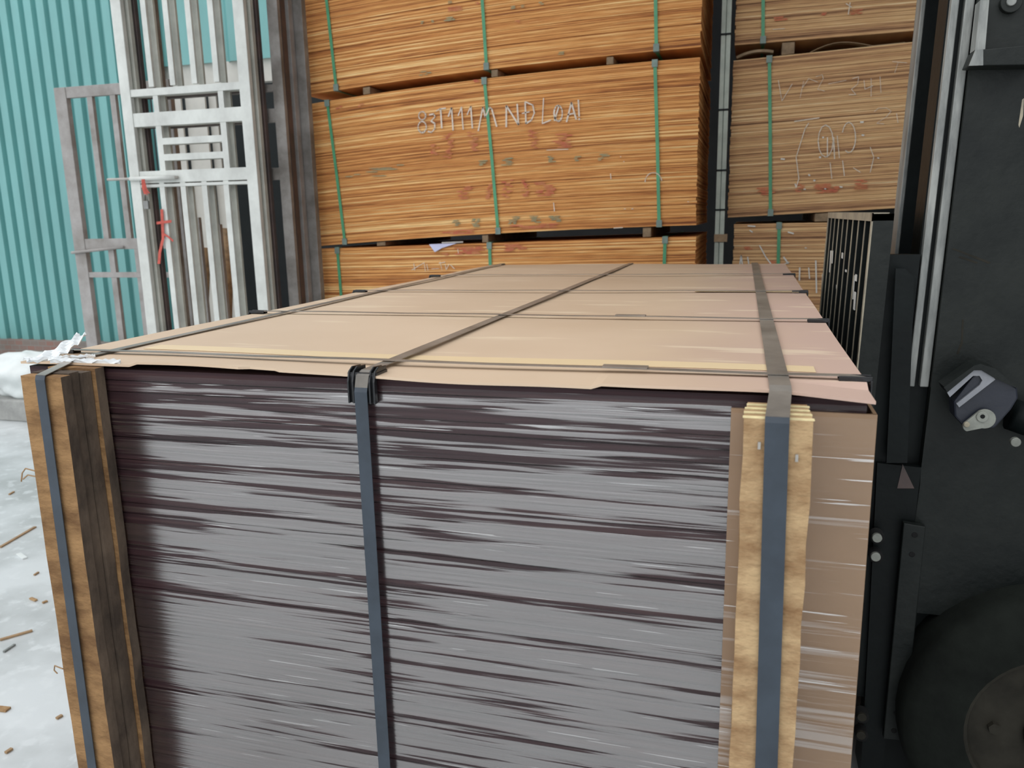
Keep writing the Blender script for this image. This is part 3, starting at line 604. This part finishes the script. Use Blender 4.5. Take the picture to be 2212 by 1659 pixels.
# things seen through the bars
for k, (u0, u1, vt, y, lab) in enumerate(((350, 366, 205, 5.3, 'slim white board leftmost'), (378, 398, 208, 5.35, 'narrow white board second from the left'), (408, 450, 206, 5.4, 'widest white board'), (458, 474, 206, 5.45, 'grey white board right of the widest'))):
    xa, xb = aty(u0, 300, y).x, aty(u1, 300, y).x; b_ = MB(); b_.box(xa, xb, y, y + .02, 0, aty(u0, vt, y).z)
    tag(b_.build('standing_board', M['cream'], loc=(xa, y, 0)), lab + ' standing behind the bars of the pale gate', 'board', 'boards behind the gates')
for k, (u0, u1, vt, y) in enumerate(((362, 385, 480, 4.3), (410, 432, 470, 4.35), (455, 476, 485, 4.3))):
    xa, xb = aty(u0, 500, y).x, aty(u1, 500, y).x; b_ = MB(); b_.box(xa, xb, y, y + .03, 0, aty(u0, vt, y).z)
    tag(b_.build('grey_offcut', M['gate_side'], loc=(xa, y, 0)), ['left', 'middle', 'right'][k] + ' grey offcut standing low behind the lower bars of the pale gate', 'board', 'boards behind the gates')
b_ = MB(); 
for i, (u, zt2) in enumerate(((398, 1.25), (436, 1.30), (490, 1.45))):
    a = aty(u, 600, 4.7); b_ = MB(); b_.tube([(a.x + .02, 4.62, 0), (a.x - .01, 4.66, zt2 * .5), (a.x + .04, 4.72, zt2)], .05, 9, rr=[.055, .045, .05])
    tag(b_.build('log', M['bark'], smooth=True, loc=(a.x, 4.7, 0)), ['brown log standing upright behind the left bars of the pale gate', 'brown log standing upright behind the middle bars of the pale gate', 'brown log standing upright behind the right bars of the pale gate'][i], 'log')

# ------------------------------------------------------------------ the wrapped load
ZT = 1.29; W, LN = 1.22, 2.44; ZB = .14
ld = thing('wrapped_plywood_load', (W / 2, LN / 2, ZB), 'large film-wrapped load of maroon plywood with a tan cover sheet, in front', 'plywood load')
sheets(0, W, 0, LN, lambda x: ZB, lambda x: ZT - .004, 64, .0016, 21, segs=2).build('sheet_stack', M['maroon'], ld)
# cover sheet with a wavering front edge
b_ = MB(); NX, NY = 90, 60
def edge_y(x):
    e = -.012 + .004 * math.sin(x * 9) + .003 * math.sin(x * 23 + 1)
    if .40 < x < .455: e += .010
    if x > 1.02: e -= .004 * (x - 1.02) / .2
    return e
def top_z(x, y): return ZT + .003 + .0018 * math.sin(x * 7 + y * 3) * math.sin(y * 4 + 1) - (.006 * max(0, (x - 1.12) / .1) if y < .05 else 0) + (.004 * max(0, 1 - y / .06) if .2 < x < .9 else 0) * math.sin(x * 5)
P = [[None] * (NY + 1) for _ in range(NX + 1)]
for i in range(NX + 1):
    for j in range(NY + 1):
        x = -.006 + (W + .012) * i / NX; y = edge_y(x) + (LN + .006 - edge_y(x)) * (j / NY) ** 1.5; P[i][j] = (x, y, top_z(x, y))
for i in range(NX):
    for j in range(NY):
        b_.quad([P[i][j], P[i + 1][j], P[i + 1][j + 1], P[i][j + 1]])
for i in range(NX):
    p, q_ = P[i][0], P[i + 1][0]; b_.quad([(p[0], p[1], p[2] - .0035), (q_[0], q_[1], q_[2] - .0035), q_, p])
for j in range(NY):
    for i in (0, NX):
        p, q_ = P[i][j], P[i][j + 1]; b_.quad([(p[0], p[1], p[2] - .0035), (q_[0], q_[1], q_[2] - .0035), q_, p])
cover = b_.build('cover_sheet', M['card'], ld)
b_ = MB(); i0 = int(.09 * NX)
for i in range(int(.13 / W * NX), int(1.17 / W * NX)):
    for (ya, yb) in ((.118, .160),):
        x, x2 = P[i][0][0], P[i + 1][0][0]; s_ = .012 * x
        b_.extrude([(x, ya - s_, top_z(x, ya) + .0006), (x2, ya - s_, top_z(x2, ya) + .0006), (x2, yb - s_, top_z(x2, yb) + .0006), (x, yb - s_, top_z(x, yb) + .0006)], (0, 0, .0006))
b_.build('tape', M['tape'], cover)
b_ = MB(); yb = atz(1600, 634, ZT).y
b_.extrude([(.95, yb - .02, ZT + .006), (W - .01, yb - .02, ZT + .006), (W - .01, yb + .02, ZT + .006), (.95, yb + .02, ZT + .006)], (0, 0, .0006)); b_.build('tape', M['tape'], cover)
# film over the front and the left side
b_ = MB(); b_.quad([(.0, -.006, ZB), (W, -.006, ZB), (W, -.006, ZT - .012), (0, -.006, ZT - .012)]); b_.quad([(-.006, 0, ZB), (-.006, LN, ZB), (-.006, LN, ZT - .01), (-.006, 0, ZT - .01)])
b_.build('stretch_film', M['film'], ld)
# card corner guard, right front
def xf(u, v, y=-.012): return aty(u, v, y).x
cx0 = xf(1577, 950); zc = aty(1750, 889, -.012).z
b_ = MB(); b_.box(cx0, W + .010, -.014, -.010, ZB, zc); b_.box(W + .006, W + .010, -.012, .10, ZB, zc); b_.build('corner_card', M['kraft'], ld)
b_ = MB(); b_.quad([(cx0, -.018, ZB), (W + .009, -.018, ZB), (W + .009, -.018, zc - .004), (cx0, -.018, zc - .004)]); b_.build('stretch_film', M['film_card'], ld)
# torn film at the left corner
b_ = MB(); rnd = random.Random(4)
def flap(c, d1, d2, h, n=10):
    c, d1, d2 = Vector(c), Vector(d1), Vector(d2); G = [[c + d1 * (i / n) + d2 * (j / n) * (1 - .6 * i / n) + Vector((0, 0, h * (i / n) ** 1.6 + .0035 * math.sin(i * 1.9 + j) + .002 * math.sin(j * 2.7))) for j in range(n + 1)] for i in range(n + 1)]
    for i in range(n):
        for j in range(n): b_.quad([G[i][j], G[i + 1][j], G[i + 1][j + 1], G[i][j + 1]])
flap((-.004, -.008, ZT + .005), (.035, .075, 0), (.05, .01, 0), .030)
flap((.0, -.010, ZT + .006), (.10, .035, 0), (.02, -.004, 0), .002)
flap((.05, -.012, ZT + .006), (.13, .004, 0), (.0, .010, 0), .001)
b_.build('torn_film', M['film_white'], ld)
# battens held at the corners
def battens(n, x0, x1, t, ztops, mats, shifts, endm=None, y0=-.007, thick=.022):
    out = []
    for k in range(n):
        ya = y0 - (k + 1) * thick + .0015; yb = y0 - k * thick
        b = MB(); N = 24; rnd = random.Random(k + 40 + int(x0 * 100)); prev = None
        for i in range(N + 1):
            z = lerp(ZB + .01, ztops[k], i / N); w1 = x0 + shifts[k][0] + rnd.uniform(-.0012, .0012); w2 = x1 + shifts[k][1] + rnd.uniform(-.0012, .0012)
            ring = [(w1, ya, z), (w2, ya, z), (w2, yb, z), (w1, yb, z)]
            if prev:
                for q in range(4): b.quad([prev[q], prev[(q + 1) % 4], ring[(q + 1) % 4], ring[q]])
            if i == 0: b.quad(list(reversed(ring)))
            if i == N: b.quad(ring)
            prev = ring
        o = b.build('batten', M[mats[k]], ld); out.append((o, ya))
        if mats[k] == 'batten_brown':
            o.data.materials.append(M['batten_dark'])  # right-hand faces get a darker colour that stands in for their shade
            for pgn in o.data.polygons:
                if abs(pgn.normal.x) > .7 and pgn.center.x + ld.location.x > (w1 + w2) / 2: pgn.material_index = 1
        if endm:
            e = MB(); e.box(x0 + shifts[k][0] - .001, x1 + shifts[k][1] + .001, ya, yb - .012 if k else yb - .012, ztops[k], ztops[k] + .0012); 
            e.build('sawn_end', M[endm], o)
    return out
# right: four fresh boards; left: five brown boards
TR = .0205
yf = -.020 - 4 * TR
xr0, xr1 = aty(1606, 915, yf).x, aty(1758, 915, yf).x
zr = [atz(1, 1, 1).z] * 4
zr = [aty(1680, v, -.020 - (k + 1) * TR).z for k, v in enumerate((880, 888, 897, 907))]
battens(4, xr0, xr1, TR, zr, ['batten'] * 4, [(.004, -.001), (.002, -.002), (.001, -.001), (0, 0)], 'batten_end', y0=-.020, thick=TR)
e = MB(); p_ = aty(1640, 962, yf); e.box(p_.x - .0015, p_.x + .0015, yf - .002, yf + .001, p_.z - .004, p_.z + .004); e.build('nail', M['steel'], ld)
e = MB(); p_ = aty(1721, 989, yf); e.box(p_.x - .0015, p_.x + .0015, yf - .002, yf + .001, p_.z - .004, p_.z + .004); e.build('nail', M['steel'], ld)
TL = .019; yl = -.008 - 4 * TL
xl0, xl1 = aty(42, 815, yl).x, aty(128, 815, yl).x
zl = [aty(180, 797, -.03).z, aty(150, 810, -.06).z, aty(140, 812, -.08).z, aty(90, 814, yl).z]
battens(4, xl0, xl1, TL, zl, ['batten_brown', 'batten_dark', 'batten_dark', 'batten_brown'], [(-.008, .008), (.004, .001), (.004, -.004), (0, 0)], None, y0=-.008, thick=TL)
for px in (((72, 1018), (55, 1012), (48, 1022), (46, 1040)), ((74, 1030), (60, 1026), (50, 1035)), ((130, 1445), (118, 1438), (117, 1448), (124, 1455))):
    e = MB(); k_ = len(px); e.tube([aty(u + (6 if i == 0 else 0), v, yl + .010) for i, (u, v) in enumerate(px)], .0011, 6); e.build('loose_fibre', M['straw'], ld)
# long straps over the top and down the front
def long_strap(xt_front, xt_back, xbend, ybend, zbend, xbot, w_, label=None):
    z0 = ZT + .0065
    pts = [(xt_back, LN + .008, ZB)] + [(xt_back, LN + .008, ZT - .002)] + [(lerp(xt_front, xt_back, t), LN * t, z0 + .0005) for t in (1, .8, .6, .4, .2, .06, .0)] + [(xt_front, -.016, ZT + .003)]
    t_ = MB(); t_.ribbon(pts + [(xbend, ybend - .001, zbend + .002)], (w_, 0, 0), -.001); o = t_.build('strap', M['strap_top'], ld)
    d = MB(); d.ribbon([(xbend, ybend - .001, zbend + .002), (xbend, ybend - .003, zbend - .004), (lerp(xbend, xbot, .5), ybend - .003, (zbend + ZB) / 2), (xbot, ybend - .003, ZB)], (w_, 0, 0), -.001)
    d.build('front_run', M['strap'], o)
    return o
q1 = atz(570, 674, ZT); q0 = atz(215, 765, ZT); f1 = lambda y, a, c: a.x + (c.x - a.x) * (y - a.y) / (c.y - a.y)
def strap_px(a, c, bendpx, yb_, botpx, w_, zb_):
    A, C_ = atz(*a, ZT + .006), atz(*c, ZT + .006); B = aty(*bendpx, yb_); Q = aty(*botpx, yb_)
    xbot = lerp(B.x, Q.x, (B.z - ZB) / (B.z - Q.z))
    return long_strap(f1(0, A, C_), f1(LN, A, C_), B.x, yb_, zb_, xbot, w_)
strap_px((215, 765), (970, 596), (90, 815), yl, (203, 1659), .0085, zl[3])
strap_px((860, 775), (1344, 577), (780, 818), -.014, (833, 1659), .0095, ZT - .016)
strap_px((1686, 840), (1632, 577), (1679, 905), yf, (1655, 1659), .0125, zr[3] + .0012)
# cross straps with black corner guards
SY = []
for k, (a, c, w_) in enumerate((((200, 758), (1850, 815), .0065), ((580, 673), (1765, 691), .0065), ((880, 628), (1735, 629), .0065), ((970, 595), (1690, 592), .0065))):
    A, C_ = atz(*a, ZT + .008), atz(*c, ZT + .008); g = lambda x: A.y + (C_.y - A.y) * (x - A.x) / (C_.x - A.x)
    ya, yb = g(0), g(W); t_ = MB(); zz_ = ZT + .0095
    path = [(-.009, ya, ZB), (-.009, ya, ZT - .01), (-.006, ya, zz_ - .001)] + [(W * t, lerp(ya, yb, t), zz_ + .0012 * (i % 2)) for i, t in enumerate((.01, .15, .3, .45, .6, .75, .9, .99))] + [(W + .010, yb, zz_ - .002), (W + .012, yb, ZT - .01), (W + .012, yb, ZB)]
    t_.ribbon(path, (0, w_, 0), .001); o = t_.build('cross_strap', M['strap_top'], ld)
    for (xe, ye, sg_) in ((0, ya, -1), (W, yb, 1)):
        e = MB()
        x_in, x_out = xe - sg_ * .026, xe + sg_ * .013
        e.box(min(x_in, x_out), max(x_in, x_out), ye - .008, ye + .008, ZT + .0035, ZT + .0055)
        for dy in (-.008, .0065): e.box(min(x_in, x_out), max(x_in, x_out), ye + dy, ye + dy + .0015, ZT + .0035, ZT + .0105)
        xo = xe + sg_ * .010; e.box(min(xo, xo + sg_ * .004), max(xo, xo + sg_ * .003), ye - .011, ye + .011, ZT - .035, ZT + .006)
        e.build('corner_guard', M['black_plastic'], ld, bevel=.0008)
    # twisted seal in the strap
    if k < 2:
        xs_ = (.93, .86)[k]; e = MB(); ys_ = lerp(ya, yb, xs_ / W)
        e.bar((xs_ - .03, ys_, zz_ + .002), (xs_ + .03, ys_, zz_ + .002), (0, .0085, 0), (0, 0, .0012))
        e.build('strap_seal', M['strap_top'], o)
# ribbed black guard under the middle strap
xm = aty(783, 825, -.012).x; e = MB()
e.box(xm - .020, xm + .020, -.013, -.008, ZT - .036, ZT + .004); e.box(xm - .022, xm + .022, -.012, .022, ZT + .002, ZT + .006)
for dx in (-.0205, -.0135, .0115, .018):
    w2 = .0026
    e.extrude([(xm + dx, -.018, ZT - .036), (xm + dx, -.018, ZT - .006), (xm + dx, -.013, ZT + .008), (xm + dx, -.002, ZT + .013), (xm + dx, .022, ZT + .011), (xm + dx, .022, ZT + .003), (xm + dx, -.010, ZT + .002), (xm + dx, -.010, ZT - .036)], (w2, 0, 0))
e.build('corner_guard', M['black_plastic'], ld, bevel=.0007)
# bearers on the floor
for k, y in enumerate((.12, 1.20, 2.32)):
    b_ = MB(); b_.box(.02, W - .02, y - .05, y + .05, 0, ZB); tag(b_.build('timber_bearer', M['timber'], loc=(W / 2, y, 0)), ['front', 'middle', 'rear'][k] + ' timber bearer on the floor beneath the wrapped load', 'bearer', 'bearers under the wrapped load')

# ------------------------------------------------------------------ forklift
fk = thing('forklift', (2.2, 1.51, 0), 'black forklift with grille and mast at the right edge, beside the wrapped load', 'forklift')
TI = math.tan(math.radians(1.6)); YN, YF_ = .98, 2.04
def fbox(name, m, x0, x1, y0, y1, z0, z1, par=None, tilt=TI, bevel=0): b = MB(); b.box(x0, x1, y0, y1, z0, z1, tilt); return b.build(name, M[m], par or fk, bevel=bevel)
# backrest grille
bx0, bx1 = 1.345, 1.387; gr = MB()
gr.box(bx0, bx1, YN, YN + .012, .35, 1.49, TI); gr.box(bx0, bx1, YF_ - .012, YF_, .35, 1.49, TI); gr.box(bx0, bx1, YN, YF_, 1.475, 1.49, TI); gr.box(bx0, bx1, YN, YF_, .35, .37, TI)
grille = gr.build('backrest_frame', M['machine_worn'], fk)
e = MB(); e.box(bx0 - .003, bx0, YN, YN + .016, .35, 1.492, TI); e.box(bx0 - .003, bx0, YN, YF_, 1.474, 1.492, TI); e.box(bx0 - .003, bx1 - .01, YN, YF_, 1.49, 1.4925, TI); e.box(bx0 - .003, bx0, YF_ - .012, YF_, .35, 1.49, TI); e.build('worn_edge', M['worn_edge'], grille)
for k in range(8):
    y = YN + (k + 1) * (YF_ - YN) / 9 - .005
    g = fbox('backrest_bar', 'machine', bx0, bx0 + .025, y, y + .010, .37, 1.475); e = MB(); e.box(bx0 - .002, bx0, y, y + .009, .37, 1.475, TI); e.build('worn_edge', M['worn_edge'], g)
fbox('backrest_plate', 'machine', bx0 + .028, bx1, YN + .012, YF_ - .012, .35, 1.475)
rnd = random.Random(3)
for (u, v, h) in ((1796, 565, .035), (1800, 555, .02), (1822, 552, .008), (1846, 620, .03), (1849, 650, .022), (1852, 600, .008), (1810, 620, .006), (1778, 610, .03), (1830, 585, .003)):
    e = MB(); p_ = atx(u, v, bx0 - .001); e.box(p_.x - .004, p_.x - .002, p_.y - .012, p_.y + .012, p_.z - h, p_.z + h); e.build('paint_spot', M['splash'], grille)
# carriage plates and forks
fbox('carriage_plate', 'machine', 1.30, 1.345, YN + .10, YF_ - .10, .42, .54); fbox('carriage_plate', 'machine', 1.30, 1.345, YN + .10, YF_ - .10, .10, .22)
for y in (1.42, 1.86):
    b_ = MB(); b_.box(.12, 1.28, y - .055, y + .055, .055, .095); b_.box(1.255, 1.298, y - .055, y + .055, .055, .60); b_.build('fork', M['machine_worn'], fk, bevel=.006)
# mast: inner and outer channels, near and far side
def channel(x0, x1, y0, y1, name, m): return fbox(name, m, x0, x1, y0, y1, .06, 3.2)
o = channel(1.453, 1.62, 1.02, 1.12, 'outer_mast', 'machine')
for xa, xb in ((1.456, 1.471), (1.482, 1.500)):
    e = MB(); e.box(xa, xb, 1.0, 1.021, 1.10, 3.2, TI); e.build('rail_edge', M['rail'], o, bevel=.002)
o = channel(1.560, 1.70, 1.92, 2.02, 'outer_mast', 'machine')
e = MB(); e.box(1.548, 1.560, 1.925, 2.02, .9, 3.2, TI); e.build('rail_edge', M['rail'], o, bevel=.002)
channel(1.52, 1.60, 1.14, 1.20, 'inner_mast', 'hole'); channel(1.60, 1.66, 1.84, 1.90, 'inner_mast', 'hole')
fbox('mast_plate', 'hole', 1.66, 1.67, 1.12, 1.94, .3, 3.0)
for y in (1.34, 1.70):
    b_ = MB(); b_.tube([(1.60, y, .3), (1.60 + TI * 2.6, y, 2.9)], .028, 16); b_.build('lift_cylinder', M['machine'], fk, smooth=True)
fbox('side_panel', 'machine_worn', 1.502, 1.86, .985, 1.015, .55, 2.9)
fbox('mast_crossbar', 'machine', 1.46, 1.56, 1.12, 1.90, 2.9, 3.05); fbox('mast_crossbar', 'machine', 1.46, 1.56, 1.12, 1.90, .2, .35)
# welded bracket near the top of the panel
p_ = [aty(u, v, .93) for u, v in ((2093, 142), (2107, 108), (2230, 96), (2240, 140))]; b_ = MB(); b_.extrude(p_, (0, .06, 0)); br1 = b_.build('lug', M['machine_worn'], fk, bevel=.002)
p_ = [aty(u, v, .927) for u, v in ((2093, 142), (2107, 108), (2124, 106), (2124, 141))]; b_ = MB(); b_.extrude(p_, (0, .004, 0)); b_.build('bare_corner', M['rail'], br1)
p_ = [aty(u, v, .95) for u, v in ((2118, 0), (2137, 0), (2128, 108), (2106, 108))]; b_ = MB(); b_.extrude(p_, (0, .04, 0)); b_.build('lug_rib', M['rail'], fk)
def disc(name, m, u, v, y, r, par, t=.01, seg=24):
    c = aty(u, v, y); b = MB(); b.tube([(c.x, y, c.z), (c.x, y + t, c.z)], r, seg); return b.build(name, M[m], par, bevel=.0015)
o = disc('bolt_head', 'machine_worn', 2186, 4, .97, .02, fk, .02); disc('bolt_centre', 'rail', 2186, 2, .965, .009, o, .006)
def poly(name, m, pts, y, t, par, bevel=0): b = MB(); b.extrude([aty(u, v, y) for u, v in pts], (0, t, 0)); return b.build(name, M[m], par, bevel=bevel)
for pts in ([(2056, 538), (2060, 536), (2140, 566), (2136, 570)], [(2070, 556), (2074, 553), (2112, 566), (2110, 570)], [(2078, 690), (2082, 690), (2080, 742), (2070, 766), (2066, 764), (2076, 738)], [(2208, 215), (2212, 212), (2210, 250), (2202, 276), (2200, 270)]):
    poly('scratch', 'worn_edge' if pts[0][0] > 2200 else 'rim', pts, .9845, .0008, fk)
# tilt cylinder bracket
yb = .90
bk = poly('tilt_bracket', 'bracket', [(2060, 868), (2112, 800), (2150, 800), (2198, 838), (2200, 860), (2185, 885), (2150, 925), (2090, 930), (2062, 900)], yb, .05, fk, .004)
poly('bare_edge', 'bracket_bare', [(2040, 838), (2052, 858), (2102, 812), (2116, 812), (2122, 822), (2116, 832), (2066, 872), (2072, 880), (2150, 820), (2135, 800), (2108, 792)], yb - .006, .006, bk)
poly('bracket_cap', 'machine_worn', [(2040, 836), (2104, 790), (2118, 786), (2150, 796), (2200, 840), (2150, 818), (2120, 800), (2104, 800), (2046, 848)], yb - .012, .06, bk)
c = aty(2124, 902, yb); c2 = aty(2090, 918, yb)
P_ = [(c.x + .021 * math.cos(t), 0, c.z + .021 * math.sin(t)) for t in [math.radians(a) for a in range(-100, 131, 15)]] + [(c2.x + .012 * math.cos(t), 0, c2.z + .012 * math.sin(t)) for t in [math.radians(a) for a in range(130, 261, 20)]]
b_ = MB(); b_.extrude([(x, yb - .014, z) for x, _, z in P_], (0, .008, 0)); kp = b_.build('keeper_plate', M['pin'], fk, bevel=.001)
disc('pin_end', 'pin', 2123, 901, yb - .018, .012, kp, .006); disc('pin_hole', 'hole', 2123, 900, yb - .0195, .0045, kp, .002); disc('keeper_bolt', 'worn_edge', 2089, 918, yb - .02, .006, kp, .008)
disc('bolt_head', 'pin', 2195, 956, yb - .01, .010, fk, .012)
b_ = MB(); a, c = aty(2185, 895, .95), aty(2330, 945, .95); b_.tube([(a.x, .95, a.z), (c.x, .95, c.z)], .035, 16); b_.build('tilt_cylinder', M['machine'], fk, smooth=True)
fbox('carriage_side', 'machine', 1.385, 1.452, 1.0, 1.03, .3, 1.40)
# drilled side-shift bar with holes, and carriage side plate with bolts
YB = .955
poly('side_plate', 'machine', [(1895, 1000), (1990, 1010), (1985, 1080), (1905, 1659), (1860, 1659), (1880, 1300)], YB + .03, .02, fk)
sb = poly('drilled_bar', 'machine_worn', [(1952, 1130), (2000, 1138), (1952, 1600), (1908, 1596)], YB, .02, fk, .002)
for u, v in ((1976, 1156), (1970, 1198), (1936, 1541), (1931, 1579)): disc('bar_hole', 'hole', u, v, YB - .001, .0065, sb, .002)
poly('pointed_plate', 'machine', [(1935, 580), (1955, 580), (1975, 600), (1960, 1000), (1915, 1000)], .965, .012, fk)
poly('gusset', 'worn_edge', [(1938, 1055), (1950, 1003), (1975, 1055)], YB + .028, .002, fk).data.materials[0] = M['gate_rust']
for u, v, m_ in ((1896, 1163, 'pin'), (1893, 1204, 'pin'), (1863, 1551, 'rim'), (1861, 1590, 'rim')):
    o = disc('washer', 'hole', u, v, YB - .012, .0155, fk, .03); disc('bolt_head', m_, u - 1, v, YB - .02, .011, o, .01)
# chassis, wheels, cab
fbox('chassis', 'machine', 1.75, 3.5, 1.10, 1.93, .25, .75, tilt=0, bevel=.03)
fbox('bonnet', 'body', 2.3, 3.3, 1.12, 1.90, .75, 1.15, tilt=0, bevel=.04); fbox('counterweight', 'body', 3.3, 3.9, 1.02, 2.0, .25, 1.2, tilt=0, bevel=.08)
fbox('seat', 'black_plastic', 2.55, 3.0, 1.28, 1.74, 1.15, 1.28, tilt=0, bevel=.04); fbox('seat_back', 'black_plastic', 3.0, 3.1, 1.28, 1.74, 1.2, 1.75, tilt=0, bevel=.04)
for x, y in ((1.95, 1.10), (1.95, 1.88), (3.3, 1.10), (3.3, 1.88)): fbox('guard_post', 'machine', x, x + .06, y, y + .05, .7, 2.25, tilt=0)
fbox('overhead_guard', 'machine', 1.9, 3.4, 1.08, 1.95, 2.25, 2.31, tilt=0)
wc = aty(2290, 1640, .88)
def wheel(x, y, r, wd, name='wheel'):
    b = MB(); N = 40; prof = [(.60, 0), (.70, -.004), (.90, .0), (.975, .012), (1.0, .035), (1.0, wd - .035), (.97, wd - .01), (.6, wd)]
    base = []
    for i in range(N):
        th = 2 * math.pi * i / N; lug = 0
        for k, (q, d) in enumerate(prof): rr = q * r - (lug if k in (4, 5) else 0); b.v.append((x + rr * math.cos(th), y + d, r + rr * math.sin(th)))
    K = len(prof)
    for i in range(N):
        j = (i + 1) % N
        for k in range(K - 1): b.f.append((i * K + k, j * K + k, j * K + k + 1, i * K + k + 1)); b.uv.append([(0, 0)] * 4)
    o = b.build(name, M['tyre'], fk, smooth=True)
    e = MB(); e.tube([(x, y + .02, r), (x, y + wd - .02, r)], r * .61, 32); e.tube([(x, y + .005, r), (x, y + .02, r)], r * .22, 24)
    for i in range(6): th = i * math.pi / 3; e.tube([(x + r * .4 * math.cos(th), y + .008, r + r * .4 * math.sin(th)), (x + r * .4 * math.cos(th), y + .02, r + r * .4 * math.sin(th))], .014, 6)
    rg = [(x + r * .6 * math.cos(t), y + .012, r + r * .6 * math.sin(t)) for t in [2 * math.pi * i / 40 for i in range(41)]]; e.tube(rg, .012, 8, cap=False)
    e.build('rim', M['rim'], o)
R_W = .33
wheel(wc.x, .88, R_W, .2); wheel(wc.x, 1.95, R_W, .2); wheel(3.1, .95, .26, .16); wheel(3.1, 1.93, .26, .16)
